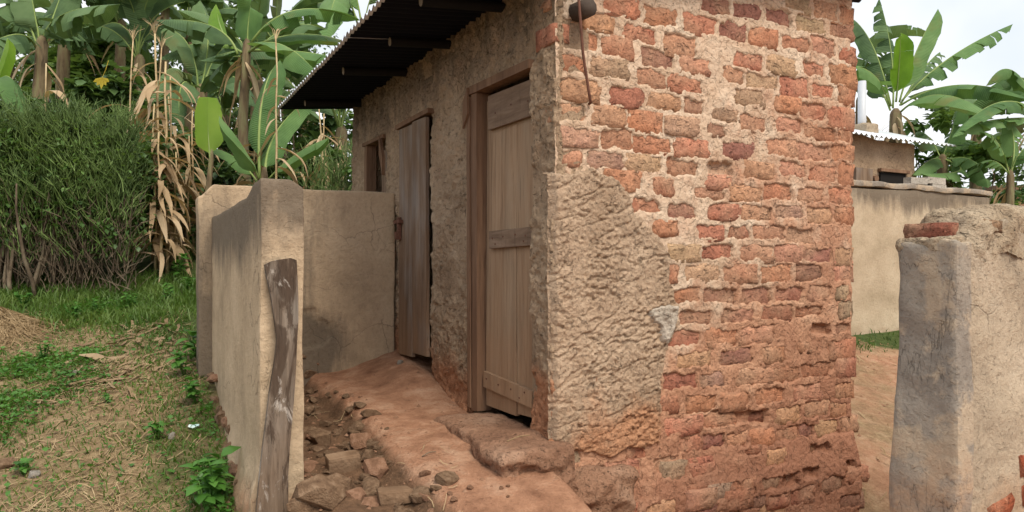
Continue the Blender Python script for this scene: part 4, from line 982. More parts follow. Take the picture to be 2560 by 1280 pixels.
plant('banana beside the dry maize with drooping dark leaves', 500, 12.2, 225, .12, [
    pl((495, 230), (470, 110), (400, 70), 12.2, .3, 'ban_d', .3), pl((505, 230), (560, 120, .4), (640, 140, .8), 12.2, .3, 'ban_d', .15),
    pl((495, 235), (430, 170, -.4), (370, 260, -.7), 12.2, .3, 'ban_d', .4), pl((500, 230), (520, 90, .4), (500, 0, .8), 12.2, .3, 'ban_d', .1),
    pl((508, 235), (580, 190, -.5), (640, 270, -.9), 12.2, .28, 'ban_d', .15), pl((495, 240), (455, 210, -1), (450, 330, -1.3), 12.2, .26, 'ban_d', .35)], dead=4)
plant('banana with one bright pale leaf at the left edge of the picture', -40, 9.2, 260, .08, [
    pl((-40, 260), (-5, 165), (18, 95), 9.2, .17, 'ban_y', .03), pl((-40, 265), (20, 190, -.2), (60, 300, -.4), 9.2, .2, 'ban', .1),
    pl((-45, 265), (-120, 120), (-220, 180), 9.2, .22, 'ban', .2)], dead=1)
plant('banana behind the roof with leaves hanging over its eave', 905, 12.6, 60, .11, [
    pl((895, 60), (850, -20, -.4), (815, 100, -1.3), 12.6, .28, 'ban', .12), pl((900, 60), (840, 5), (740, 30), 12.6, .3, 'ban_d', .3),
    pl((905, 60), (880, -60), (850, -160), 12.6, .3, 'ban', .1), pl((910, 60), (960, -50), (1040, 40), 12.6, .3, 'ban_d', .3)], dead=2)
rest = [(160, 13.2, 20, 'banana with leaves filling the top edge between rosette banana and maize'), (470, 17, 60, 'distant banana over the bright sucker'), (640, 13, 210, 'mid banana right behind the tall brown stem'), (345, 13, 150, 'banana crown directly behind the single maize stalk'), (300, 14.5, 60, 'banana crown above the papaya leaves, top left'), (410, 15.5, 20, 'banana whose split leaves reach the top edge over the maize tassel'), (760, 15, 250, 'low banana behind the small arched banana'),
        (20, 15, 160, 'dark banana half hidden behind the rosette banana'), (850, 11.2, 330, 'low banana in shade left of the latrine corner'), (210, 17, 110, 'distant banana between the rosette banana and the papaya'),
        (690, 16.5, 120, 'distant banana behind the tall brown stemmed banana'), (560, 14.2, 300, 'low shaded banana behind the bright sucker')]
for i, (px, Y, cy, lb) in enumerate(rest):
    plant(lb, px, Y, cy, .12, [], nrand=8, L=(1.5, 2.5), mat='ban_d', tears=.3, dead=3, rng=random.Random(60+i), w=.3)

# dry maize
for i, (px, Y, ty, nl, lb, kw) in enumerate([
    (398, 8.3, 85, 13, 'tallest dry maize stalk with a tassel at the right end of the hedge', dict(w=.05, L=(.35, .8), r=.017)),
    (418, 8.2, 150, 12, 'thick bundle stalk of dry maize right beside the hedge end', dict(w=.05, L=(.3, .7), r=.018, tassel=False)),
    (380, 8.6, 120, 9, 'dry maize stalk leaning behind the hedge end', dict(w=.045, lean=.04)),
    (432, 8.5, 190, 10, 'dry maize stalk right of the tallest one', dict(w=.045, tassel=False, lean=-.02)),
    (405, 8.0, 330, 12, 'short dry maize stalk with hanging husks by the hedge end', dict(w=.05, tassel=False, L=(.3, .6), r=.016)),
    (328, 8.7, 95, 7, 'single dry maize stalk rising above the hedge', dict(w=.03)),
    (116, 8.8, 160, 7, 'dry maize stalk with a curled brown leaf over the hedge, far left', dict(w=.04, tassel=False)),
    (388, 8.1, 260, 13, 'dry maize stalk with bunched leaves touching the hedge end', dict(w=.05, tassel=False, L=(.3, .7))), (424, 8.7, 240, 12, 'dry maize stalk at the back of the clump by the hedge', dict(w=.05, tassel=False, L=(.3, .7))), (445, 8.3, 380, 10, 'low dry maize stalk on the right of the clump by the hedge', dict(w=.045, tassel=False, L=(.25, .5))),
    (692, 7.7, 95, 9, 'lone dry maize stalk with a tassel behind the yard wall', dict(w=.032, L=(.22, .5))),
    (482, 8.9, 275, 14, 'short bunch of dry maize leaves between hedge and sucker', dict(w=.05, tassel=False, L=(.3, .6))),
    (470, 8.6, 340, 12, 'low bunch of dry maize leaves right of the tall stalks', dict(w=.05, tassel=False, L=(.25, .5))),
    (640, 8.8, 310, 12, 'brown wilted maize leaves behind the small arched banana', dict(w=.06, tassel=False, L=(.3, .6))),
    (815, 9.0, 275, 10, 'dry maize stalk left of the shrub at the latrine corner', dict(w=.04, tassel=False)),
    (828, 9.2, 285, 9, 'dry maize stalk nearest the far latrine corner', dict(w=.04, tassel=False)),
    (745, 9.0, 390, 10, 'low broken maize stalk behind the back of the yard wall', dict(w=.045, tassel=False, L=(.3, .5)))]):
    X = (px-1280)/FPX*Y; maize(lb, X, Y, E+(680-ty)/FPX*Y, nl, seed=300+i, **kw)

# shrubs and trees behind
rs = random.Random(77)
EB = bush('pencil_shrub', 'dark green pencil shrub at the far corner of the latrine', (860-1280)/FPX*8.6, 8.6, .34, .3, .1, 1.35, 900, .06, M['hleaf'], rs, clumps=14)
V, F = twigs(650, lambda: (rh.gauss(0, .2), rh.gauss(0, .16), rh.uniform(.1, 1.15)), .12, .28, .006); obj('twig', npmesh('twig', V, F), EB, M['twig'])['kind'] = 'stuff'
for i, (px, Y, top, rx, n, sz, mt, lb) in enumerate([
    (60, 10.5, 250, 1.0, 2600, .14, 'bush', 'leafy dark bush behind the hedge at the far left'), (270, 10.2, 200, .9, 2600, .15, 'bush', 'dark cassava-like bush behind the middle of the hedge'),
    (180, 9.8, 260, .7, 1500, .12, 'bush_l', 'light green bush topping the hedge'), (360, 11, 240, .8, 2000, .13, 'bush', 'dark bush between hedge and dry maize'),
    (470, 10.6, 330, .7, 1700, .13, 'bush', 'dark bush behind the bright banana sucker'), (600, 10.8, 330, .8, 2000, .14, 'bush', 'dark bush under the tall brown stemmed banana'),
    (740, 11.5, 300, .9, 2200, .14, 'bush', 'shaded bush behind the yard wall'), (840, 12.5, 290, .9, 1800, .14, 'bush_l', 'light bush beside the far latrine corner'),
    (455, 8.7, 470, .35, 800, .08, 'bush_l', 'low weedy bush under the dry maize'), (560, 9.4, 420, .6, 1300, .1, 'bush', 'low dark bush behind the top of the yard wall')]):
    X = (px-1280)/FPX*Y; H = E+(680-top)/FPX*Y-gz(X, Y)
    bush('bush', lb, X, Y, rx, rx*.7, .1, H, n, sz, M[mt], rs, 'bushes behind the hedge')
for i, (px, Y, top, bot, rx, lb) in enumerate([(570, 24, 20, 330, 1.7, 'fine leaved tree behind the tall banana'), (730, 27, 40, 330, 2.0, 'far tree with open crown left of the roof'), (240, 15.5, 110, 330, 1.5, 'papaya tree with dark spreading leaves over the hedge'),
                                           (420, 26, 40, 330, 2.2, 'far tree behind the dry maize tassels'), (120, 25, 60, 330, 2.4, 'far tree behind the rosette banana')]):
    X = (px-1280)/FPX*Y; z0 = gz(X, Y)
    bush('tree', lb, X, Y, rx, rx*.8, max(.8, E+(680-bot)/FPX*Y-z0), E+(680-top)/FPX*Y-z0, 5200, .17 if i != 2 else .26, M['bush'] if i != 2 else M['bush_l'], rs, 'trees behind the bananas', 34, 'tree', aspect=.3, trunk_r=.09)
# the wood and gardens far behind, one mass
V, F = leafcloud(9000, lambda r: (lambda x, y: (x, y, gz(x, y)+r.random()**1.4*3.0))(r.uniform(-24, 30), r.uniform(27, 34)), .55, rs, aspect=.45)
tag(obj('far_wood', npmesh('far_wood', V, F, False), None, M['bush']), 'mass of dark green growth far behind the gardens', 'woodland', None, 'stuff')

# right hand bananas
Y = 13.2
plant('big banana with torn leaves raised against the sky behind the outhouse', 2238, Y, 285, .13, [
    pl((2232, 270), (2228, 130, .2), (2198, -5, .5), Y, .24, 'ban_d', .6), pl((2240, 255), (2248, 160, -.2), (2252, 82, -.3), Y, .23, 'ban_y', .05),
    pl((2248, 255), (2290, 130, .1), (2345, 22, .3), Y, .25, 'ban', .06), pl((2255, 250), (2380, 140, .4), (2532, 60, .8), Y, .26, 'ban', .5),
    pl((2252, 262), (2400, 212, -.6), (2580, 250, -1.3), Y, .24, 'ban', .12), pl((2250, 280), (2350, 237, -.9), (2478, 288, -1.6), Y, .27, 'ban', .08),
    pl((2228, 265), (2180, 110, .3), (2120, 40, .5), Y, .24, 'ban_d', .4), pl((2225, 265), (2175, 180, -.4), (2090, 170, -.8), Y, .24, 'ban', .25),
    pl((2226, 275), (2170, 200, .6), (2100, 240, 1.), Y, .24, 'ban_d', .4), pl((2250, 262), (2310, 170, .9), (2350, 130, 1.4), Y, .22, 'ban_d', .4)], dead=6)
plant('banana at the right edge with long level leaves', 2600, 12.2, 300, .12, [
    pl((2600, 260), (2520, 195, .3), (2400, 300, .6), 12.2, .22, 'ban', .3), pl((2600, 290), (2500, 255, -.5), (2380, 345, -1.), 12.2, .22, 'ban', .3), pl((2600, 280), (2530, 175), (2465, 215), 12.2, .2, 'ban', .15), pl((2600, 295), (2480, 300, -.4), (2395, 325, -.8), 12.2, .2, 'ban', .25),
    pl((2600, 280), (2560, 220, .5), (2470, 240, .9), 12.2, .22, 'ban', .2), pl((2600, 280), (2660, 180), (2760, 250), 12.2, .24, 'ban', .2), pl((2600, 300), (2500, 330, .6), (2420, 380, 1.), 12.2, .22, 'ban_d', .35)], dead=3)
plant('young banana with split leaves above the broken wall', 2525, 11.6, 440, .07, [
    pl((2525, 440), (2490, 350), (2440, 330), 11.6, .2, 'ban', .3), pl((2525, 440), (2560, 370), (2620, 350), 11.6, .2, 'ban', .3), pl((2525, 440), (2470, 400, .4), (2410, 450, .7), 11.6, .2, 'ban', .35), pl((2525, 440), (2535, 360, .3), (2520, 290, .5), 11.6, .18, 'ban', .2)], dead=3)
plant('low banana with broad leaves right beside the outhouse wall', 2355, 12.6, 400, .1, [
    pl((2350, 400), (2325, 400, -.6), (2282, 438, -1.), 12.6, .2, 'ban', .06), pl((2355, 395), (2400, 425, -.5), (2300, 434, -1.1), 12.6, .17, 'ban', .2), pl((2355, 395), (2375, 340), (2400, 260), 12.6, .25, 'ban', .2), pl((2358, 400), (2420, 350, .3), (2480, 400, .6), 12.6, .25, 'ban', .3),
    pl((2352, 395), (2320, 340, .4), (2290, 330, .7), 12.6, .24, 'ban_d', .3), pl((2358, 405), (2430, 400, -.4), (2470, 470, -.8), 12.6, .25, 'ban', .3)], dead=3)
plant('dark banana in the gap between the outhouse and the edge banana', 2440, 15, 330, .12, [], nrand=8, L=(1.5, 2.2), mat='ban_d', tears=.35, dead=3, rng=random.Random(91), w=.28)
plant('banana partly hidden behind the brick corner on the right', 2150, 16, 250, .12, [], nrand=7, L=(1.5, 2.2), mat='ban_d', tears=.35, dead=3, rng=random.Random(92), w=.28)
for i, (px, Y, top, rx, n, sz, mt, lb) in enumerate([(2330, 14.5, 270, .9, 1800, .17, 'bush_l', 'leafy green shrub right of the pale roof'), (2440, 12.8, 360, .8, 1700, .16, 'bush_l', 'leafy green shrub under the edge banana'), (2500, 15, 380, .9, 1500, .15, 'bush', 'dark shrub behind the young banana at right'), (2540, 18, 420, 1.0, 900, .15, 'bush', 'shrub near the distant brick hut')]):
    X = (px-1280)/FPX*Y; H = E+(680-top)/FPX*Y-gz(X, Y)
    bush('shrub', lb, X, Y, rx, rx*.7, .3, H, n, sz, M[mt], rs, 'shrubs behind the far wall', aspect=.36)

# ------------------------------------------------------------------ ground cover and small things
rg = np.random.default_rng(5); rr_ = random.Random(55)
def ground_at(px, py):
    """where a line of sight meets the ground"""
    Ys = np.arange(2.5, 30, .02); Xs = (px-1280)/FPX*Ys; k = int(np.argmax((680-py)/FPX*Ys <= hz(Xs, Ys)))
    return float(Xs[k]), float(Ys[k])
def blades(n, x0, x1, y0, y1, dens, hmin, hmax, wid, lean=.5):
    X = rg.uniform(x0, x1, n); Y = rg.uniform(y0, y1, n); k = rg.random(n) < dens(X, Y); X = X[k]; Y = Y[k]; n = len(X)
    Z = E+hz(X, Y)-.004; a = rg.uniform(0, 6.28, n); H = rg.uniform(hmin, hmax, n)*(.5+.9*rg.random(n)); b = rg.uniform(0, 6.28, n); ln = rg.uniform(.1, lean, n)*H
    w = wid*rg.uniform(.6, 1.3, n); ca, sa = np.cos(a)*w, np.sin(a)*w
    P = np.zeros((n, 5, 3))
    for j, (t, ww) in enumerate(((0, 1), (0, -1), (.55, .8), (.55, -.8), (1, 0))):
        P[:, j, 0] = X+ca*ww+np.cos(b)*ln*t*t*1.6; P[:, j, 1] = Y+sa*ww+np.sin(b)*ln*t*t*1.6; P[:, j, 2] = Z+H*t*(1-.25*t)
    i = np.arange(n)[:, None]*5
    F = np.concatenate([i+np.array([[0, 1, 3]]), i+np.array([[0, 3, 2]]), i+np.array([[2, 3, 4]])])
    return npmesh('grass', P.reshape(-1, 3), F, False)
def dn(thr, s, f=1.3, k=.18): return lambda X, Y: ss(thr, thr+k, fbm(X*f, Y*f, 4, s))
path = lambda X, Y: ss(.25, .75, np.abs(X+2.45+.12*(Y-4.5)+.2*fbm(Y*1.1, X*0, 2, 9)))
tag(obj('grass', blades(30000, -6.5, -2.25, 6.2, 8.0, lambda X, Y: ss(6.2, 6.9, Y+.35*fbm(X*2, Y*2, 3, 1))*(.35+.65*ss(-.3, .3, fbm(X*2, Y*2, 3, 8))), .06, .17, .0055), None, M['grass']), 'long green grass along the foot of the hedge', 'grass', None, 'stuff')
tag(obj('grass', blades(30000, -5.2, -.9, 7.6, 13, lambda X, Y: ss(-.35, .15, fbm(X*1.2, Y*1.2, 3, 2)), .07, .2, .008), None, M['grass']), 'green grass on the slope behind the yard wall', 'grass', None, 'stuff')
tag(obj('grass', blades(60000, -4.2, -1.05, 3.0, 6.9, lambda X, Y: (dn(.0, 12)(X, Y)*.8*path(X, Y)+.22+ss(.35, .1, np.abs(to_loc(X, Y)[0]+1.6))*.30)*(to_loc(X, Y)[0] < -1.42), .015, .07, .0042, .9), None, M['grass']), 'short patchy grass beside the path at left', 'grass', None, 'stuff')
tag(obj('grass', blades(5000, 3.2, 5.4, 7.0, 9.4, lambda X, Y: ss(.5, .05, np.abs(to_loc(X, Y)[1]-2.6))*(.3+.7*dn(0, 14)(X, Y)), .03, .1, .007), None, M['grass']), 'grass tuft at the foot of the tan compound wall', 'grass', None, 'stuff')
# low creeping weeds
def gpt(x0, x1, y0, y1, dens):
    def f(r):
        while True:
            X = r.uniform(x0, x1); Y = r.uniform(y0, y1)
            if to_loc(X, Y)[0] > -1.44: continue
            if r.random() < float(dens(np.array(X), np.array(Y))): return (X, Y, gz(X, Y)+.008+r.random()*.03)
    return f
V, F = leafcloud(9000, gpt(-4.2, -1.3, 3.1, 7.2, lambda X, Y: dn(.02, 12)(X, Y)*path(X, Y)+.05), .026, rr_, droop=-.35, aspect=.55)
tag(obj('ground_weeds', npmesh('ground_weeds', V, F, False), None, M['weed']), 'low creeping green weeds scattered over the dry path', 'weeds', None, 'stuff')
# straw and chaff on the path
def straw(n, x0, x1, y0, y1, dens, lmin, lmax, wid, zoff=.004, tilt=.12):
    X = rg.uniform(x0, x1, n); Y = rg.uniform(y0, y1, n); k = rg.random(n) < dens(X, Y); X = X[k]; Y = Y[k]; n = len(X)
    a = rg.uniform(0, 6.28, n); L = rg.uniform(lmin, lmax, n)**1; w = wid*rg.uniform(.5, 1.4, n); c, s_ = np.cos(a), np.sin(a); bend = rg.uniform(-.15, .15, n)*L
    P = np.zeros((n, 6, 3)); t0 = rg.uniform(-tilt, tilt, n)
    for j, t in enumerate((-.5, 0, .5)):
        x = X+c*L*t-s_*bend*(1-4*t*t)*.5; y = Y+s_*L*t+c*bend*(1-4*t*t)*.5
        z = E+hz(x, y)+zoff+rg.random(n)*.012+t0*L*t+(np.abs(t0)*L*.5)
        P[:, 2*j] = np.stack([x-s_*w, y+c*w, z], -1); P[:, 2*j+1] = np.stack([x+s_*w, y-c*w, z+w*.6], -1)
    i = np.arange(n)[:, None]*6
    return npmesh('straw', P.reshape(-1, 3), np.concatenate([i+np.array([[0, 1, 3, 2]]), i+np.array([[2, 3, 5, 4]])]), False)
out = lambda X, Y: (to_loc(X, Y)[0] < -1.43)
tag(obj('straw_litter', straw(15000, -4.4, -1.0, 2.9, 6.8, lambda X, Y: out(X, Y)*(.25+.75*ss(-.1, .3, fbm(X*1.7, Y*1.7, 3, 6)))*(1-.5*path(X, Y)), .03, .15, .0019), None, M['straw']), 'dry straw and chaff strewn over the path', 'straw', None, 'stuff')
tag(obj('leaf_litter', straw(300, -3.6, -2.3, 4.7, 6.9, lambda X, Y: out(X, Y)*ss(.9, .2, np.hypot(X+2.85, (Y-5.75)*.8)), .06, .24, .011, .005, .12), None, M['litter']), 'dry maize leaves trodden into the path near the hedge', 'leaf litter', None, 'stuff')
tag(obj('straw_litter', straw(1500, 1.9, 4.6, 3.9, 8.9, lambda X, Y: (to_loc(X, Y)[0] > 2.34)*(.25+.75*ss(0, .3, fbm(X*2, Y*2, 3, 16))), .03, .14, .0032), None, M['straw']), 'straw and dry leaves on the red ground beyond the brick corner', 'straw', None, 'stuff')
tag(obj('straw_litter', straw(420, -1.4, .6, 2.9, 5.0, lambda X, Y: (to_loc(X, Y)[0] > -1.15)*(to_loc(X, Y)[0] < -.42)*(to_loc(X, Y)[1] < 2.3)*ss(.0, .3, fbm(X*3, Y*3, 3, 26)), .02, .10, .0022), None, M['straw']), 'bits of straw between the rubble stones in the yard', 'straw', None, 'stuff')

# grit and crumbs of earth on the bare ground
def grit(n, x0, x1, y0, y1, dens, smin, smax):
    X = rg.uniform(x0, x1, n); Y = rg.uniform(y0, y1, n); k = rg.random(n) < dens(X, Y); X = X[k]; Y = Y[k]; n = len(X)
    S = smin+(smax-smin)*rg.random(n)**3; Z = E+hz(X, Y)
    c = np.array([(0, 0, .8), (1, 0, 0), (-.3, .9, -.1), (-.8, -.6, 0), (.3, -.9, .1)]); P = c[None]*S[:, None, None]*rg.uniform(.6, 1.3, (n, 5, 1))
    a = rg.uniform(0, 6.28, n); x = P[..., 0]*np.cos(a)[:, None]-P[..., 1]*np.sin(a)[:, None]; y = P[..., 0]*np.sin(a)[:, None]+P[..., 1]*np.cos(a)[:, None]
    P = np.stack([x+X[:, None], y+Y[:, None], P[..., 2]+Z[:, None]], -1); i = np.arange(n)[:, None]*5
    F = np.concatenate([i+np.array([[0, p, q]]) for p, q in ((1, 2), (2, 3), (3, 4), (4, 1))])
    return npmesh('grit', P.reshape(-1, 3), F, False)
tag(obj('grit', grit(2600, -1.6, .8, 2.8, 6.0, lambda X, Y: (to_loc(X, Y)[0] > -1.18)*(to_loc(X, Y)[0] < -.05)*(to_loc(X, Y)[1] < 2.4)*(.15+.85*ss(-.3, -.9, to_loc(X, Y)[0])), .003, .02), None, M['stone_red']), 'loose grit and crumbs of earth over the yard floor', 'grit', None, 'stuff')
tag(obj('grit', grit(2200, 1.9, 5.0, 3.6, 8.9, lambda X, Y: (to_loc(X, Y)[0] > 2.34)*.6, .004, .022), None, M['stone_red']), 'loose grit on the red ground beyond the brick corner', 'grit', None, 'stuff')
tag(obj('grit', grit(1600, -4.2, -1.2, 2.9, 6.6, lambda X, Y: out(X, Y)*.7, .003, .016), None, M['stone']), 'loose grit on the dry path at left', 'grit', None, 'stuff')

# heap of straw at the left edge
X, Y = ground_at(-30, 835); SH = empty('straw_heap', (X, Y, gz(X, Y))); tag(SH, 'heap of dry brown straw on the grass at the left edge', 'straw heap')
def mh(x, y): r = np.hypot(x*.8, y); return .2*np.exp(-(r/.27)**2.4)*(1+.25*fbm(x*5, y*5, 3, 5))
def mound(P): P[:, 2] = hz(P[:, 0]+SH.location.x, P[:, 1]+SH.location.y)+E-SH.location.z+mh(P[:, 0], P[:, 1])-.03; return P
lumpy('mound', (-.55, -.5, -.05), (.55, .5, .1), .04, .0, .001, M['straw'], SH, 3, 5, mound)
n = 4200; X = rg.normal(0, .24, n); Y = rg.normal(0, .2, n); a = rg.uniform(0, 6.28, n); L = rg.uniform(.06, .26, n); c, s_ = np.cos(a)*L/2, np.sin(a)*L/2; w = .0026*rg.uniform(.6, 1.5, n)/L*2
lift = rg.random(n)*.035
def hm(x, y): return hz(x+SH.location.x, y+SH.location.y)+E-SH.location.z+mh(x, y)-.02+lift
za = hm(X-c, Y-s_); zc_ = hm(X+c, Y+s_)
P = np.stack([np.stack([X-c-s_*w, Y-s_+c*w, za], -1), np.stack([X-c+s_*w, Y-s_-c*w, za+.003], -1), np.stack([X+c, Y+s_, zc_+.01], -1)], 1)
o = obj('straw', npmesh('straw', P.reshape(-1, 3), np.arange(n*3).reshape(n, 3), False), SH, M['straw']); o['kind'] = 'stuff'

# rubble in the drain
import bmesh
STN = []
for k in range(14):
    q = random.Random(500+k); bm = bmesh.new(); ex = (1, q.uniform(.6, .95), q.uniform(.5, .8))
    for i in range(26):
        v = Vector((q.gauss(0, 1), q.gauss(0, 1), q.gauss(0, 1))).normalized()
        m_ = max(abs(v.x), abs(v.y), abs(v.z)); v = v*(1/m_)**.55*q.uniform(.86, 1)
        bm.verts.new((v.x*ex[0]*.5, v.y*ex[1]*.5, v.z*ex[2]*.5))
    res = bmesh.ops.convex_hull(bm, input=bm.verts); 
    bmesh.ops.delete(bm, geom=[g for g in res['geom_interior'] if isinstance(g, bmesh.types.BMVert)], context='VERTS')
    me = bpy.data.meshes.new('stone'); bm.to_mesh(me); bm.free(); STN.append(me)
def blockmesh(sx, sy, sz, seed):
    q = random.Random(seed); bm = bmesh.new(); bmesh.ops.create_cube(bm, size=1)
    for v in bm.verts: v.co = Vector((v.co.x*sx, v.co.y*sy, v.co.z*sz))+Vector((q.uniform(-.01, .01), q.uniform(-.01, .01), q.uniform(-.006, .006)))
    bmesh.ops.bevel(bm, geom=bm.edges[:], offset=min(sx, sy, sz)*.16, segments=2, affect='EDGES', profile=.6)
    me = bpy.data.meshes.new('stone'); bm.to_mesh(me); bm.free(); return me
def stone(X, Y, size, mat, sink=.3, me=None, label=None, name='stone', rot=None, flat=1.0, group=None, tilt=.35):
    me0 = me or rr_.choice(STN); me_ = me0
    key = me0.name+mat.name
    if not me0.materials: me0.materials.append(mat)
    elif me0.materials[0] is not mat:
        me_ = SCACHE.get(key)
        if me_ is None: me_ = me0.copy(); me_.materials.clear(); me_.materials.append(mat); SCACHE[key] = me_
    o = obj(name, me_); s_ = size if me is None else 1
    o.scale = (s_, s_, s_*flat); o.rotation_euler = rot or (rr_.uniform(-tilt, tilt), rr_.uniform(-tilt, tilt), rr_.uniform(0, 6.28))
    o.location = (X, Y, gz(X, Y)+size*(.5-sink)*.62*flat)
    tag(o, label, 'stone', group); return o
SCACHE = {}
for (px, py, sz, red_, lb, me, rot) in [
    (858, 1172, .15, 0, 'squared brown stone block standing out among the rubble in the yard', blockmesh(.155, .09, .11, 1), (.12, -.06, .45)),
    (985, 1250, .16, 0, 'flat brick-shaped stone at the near edge of the rubble, beside the red path', blockmesh(.15, .09, .065, 2), (.05, .02, .35)),
    (905, 1115, .15, 1, 'rounded reddish boulder at the edge of the rubble, next to the path', None, None),
    (800, 1262, .24, 0, 'largest rubble stone, sloping, beside the foot of the weathered plank', None, (.3, .5, .4)),
    (835, 1240, .2, 0, 'large slanted stone right of the largest one by the plank', None, (.2, -.5, 1.2)),
    (945, 1180, .15, 1, 'flat reddish stone right of the squared block', None, None),
    (930, 1225, .13, 0, 'dark stone between the squared block and the flat brick-shaped stone', None, None),
    (800, 1105, .17, 0, 'dark rounded stone behind the squared block', None, None),
    (1050, 1255, .12, 0, 'small flat stone right of the brick-shaped stone', None, None),
    (760, 1290, .2, 0, 'big earthy stone at the very foot of the weathered plank', None, None),
    (800, 925, .22, 0, 'dark boulder in the far corner under the hole of the yard wall', None, None)]:
    X, Y = ground_at(px, min(py, 1279)); stone(X, Y, sz, M['stone_red'] if red_ else M['stone'], .3, me, lb, rot=rot)
n = 0
while n < 150:
    lx = rr_.uniform(-1.17, -.60); ly = rr_.uniform(-.25, 2.34)
    if rr_.random() > float(ss(-.55, -.85, lx))*.9+.1: continue
    sz = rr_.choice((.04, .05, .06, .07, .09, .11, .13)); rd = rr_.random() < .25
    lb = '%s %s stone %s the drain, %s' % ('tiny' if sz < .05 else 'small' if sz < .065 else 'middling' if sz < .1 else 'large', 'reddish' if rd else 'brown',
        'at the near end of' if ly < .3 else 'in the near half of' if ly < 1 else 'in the far half of' if ly < 1.7 else 'at the far end of',
        'by the side wall' if lx < -1.0 else 'along its middle' if lx < -.8 else 'by the red path')
    X, Y = to_world(lx, ly); stone(X, Y, sz, M['stone_red'] if rd else M['stone'], rr_.uniform(.28, .5), None, lb, flat=rr_.uniform(.55, .85), group='rubble stones in the drain'); n += 1
for k in range(22):
    lx = rr_.uniform(-.9, -.35); ly = rr_.uniform(-.55, -.1); X, Y = to_world(lx, ly)
    sz = rr_.uniform(.02, .05); lb = '%s reddish pebble on the near end of the yard path, %s' % ('tiny' if sz < .03 else 'small' if sz < .04 else 'larger', 'beside the rubble' if lx < -.72 else 'in its middle' if lx < -.52 else 'near the doorstep')
    stone(X, Y, sz, M['stone_red'], .3, None, lb, name='pebble', group='pebbles on the yard path')
for (px, py, sz, lb) in [(430, 1098, .07, 'pale tan stone on the path near the yard wall'), (12, 1172, .13, 'grey stone at the left edge near the bottom corner'), (85, 1195, .07, 'small pale stone right of the grey one in the bottom left corner'), (188, 935, .05, 'small grey stone on the path below the straw heap'), (1000, 910, .06, 'small loose stone at the foot of the middle door')]:
    X, Y = ground_at(px, py); stone(X, Y, sz, M['lime'] if sz < .08 else M['stone'], .3, None, lb)
for k in range(13):                                              # rough footing under the side wall
    ly = .5+k*.15; zt = float(hz(*to_world(-1.42, ly)))+BH; o = obj('footing_stone', rr_.choice(STN), YW); s_ = rr_.uniform(.1, .2)
    o.location = (-1.395+rr_.uniform(-.02, .02), ly, zt+rr_.uniform(.0, .09)); o.scale = (s_*.6, s_*1.2, s_*.8); o.rotation_euler = (rr_.uniform(-.3, .3), rr_.uniform(-.3, .3), rr_.uniform(-.3, .3))
for (x, z, s_) in [(-.66, -.78, .16), (-.78, -.62, .13), (-.62, -.70, .1), (-.74, -.84, .14)]:
    o = obj('footing_stone', rr_.choice(STN), YW); o.location = (x, 2.47, z+BH); o.scale = (s_*1.3, s_, s_*.8); o.rotation_euler = (.2, .3, x*9)
for (x, y) in [(-.16, 2.38), (-.10, 2.30), (-.3, 2.40)]:         # mud washed against the corner
    pass
lumpy('mud_fillet', (-.46, 2.22, BH-.95), (.0, 2.45, BH-.70), .016, .05, .10, M['step'], YW, 5, 221, lambda P: np.stack([P[:, 0], P[:, 1], P[:, 2]-.16*ss(-.1, -.45, P[:, 0])-.1*ss(2.36, 2.22, P[:, 1])], -1))

# the weathered plank leaning on the wall end
LE = [(662, 660), (668, 695), (678, 740), (687, 800), (693, 850), (686, 910), (674, 985), (666, 1050), (657, 1120), (650, 1190), (642, 1270), (638, 1350), (636, 1410)]
RE = [(742, 648), (744, 690), (746, 740), (746, 800), (743, 850), (741, 910), (736, 985), (731, 1050), (725, 1120), (721, 1190), (721, 1270), (719, 1350), (718, 1410)]
V = []; F = []; N = len(LE); LYP = .255
for i in range(N):
    ly_ = LYP+.055*(1-i/(N-1))-.045*(i/(N-1)); th_ = .032
    a = on_ly(*LE[i], ly_); c = on_ly(*RE[i], ly_)
    nz_ = 5
    for j in range(nz_+1):
        t = j/nz_; x = a[0]+(c[0]-a[0])*t; z = a[1]+(c[1]-a[1])*t+(rr_.uniform(-.006, .012) if i == 0 else 0)
        V.append((x, ly_-.012*math.sin(math.pi*t)+.003*rr_.uniform(-1, 1), z))
    for j in range(nz_+1): V.append((V[-nz_-1+0][0], V[-nz_-1][1]+th_, V[-nz_-1][2]))
W_ = 12
for i in range(N-1):
    for j in range(W_):
        j2 = (j+1) % W_
        ring = list(range(6))+list(range(11, 5, -1)); A_, B_ = ring[j], ring[j2]
        F.append((i*W_+A_, i*W_+B_, (i+1)*W_+B_, (i+1)*W_+A_))
F.append(tuple(list(range(6))+list(range(11, 5, -1)))[::-1])
PLK = obj('weathered_plank', mesh('weathered_plank', V, F, False), None, M['plank']); PLK.location = (P0[0], P0[1], E-BH); PLK.rotation_euler = (0, 0, ANG)
tag(PLK, 'old grey weathered plank leaning upright against the end of the yard wall', 'plank')

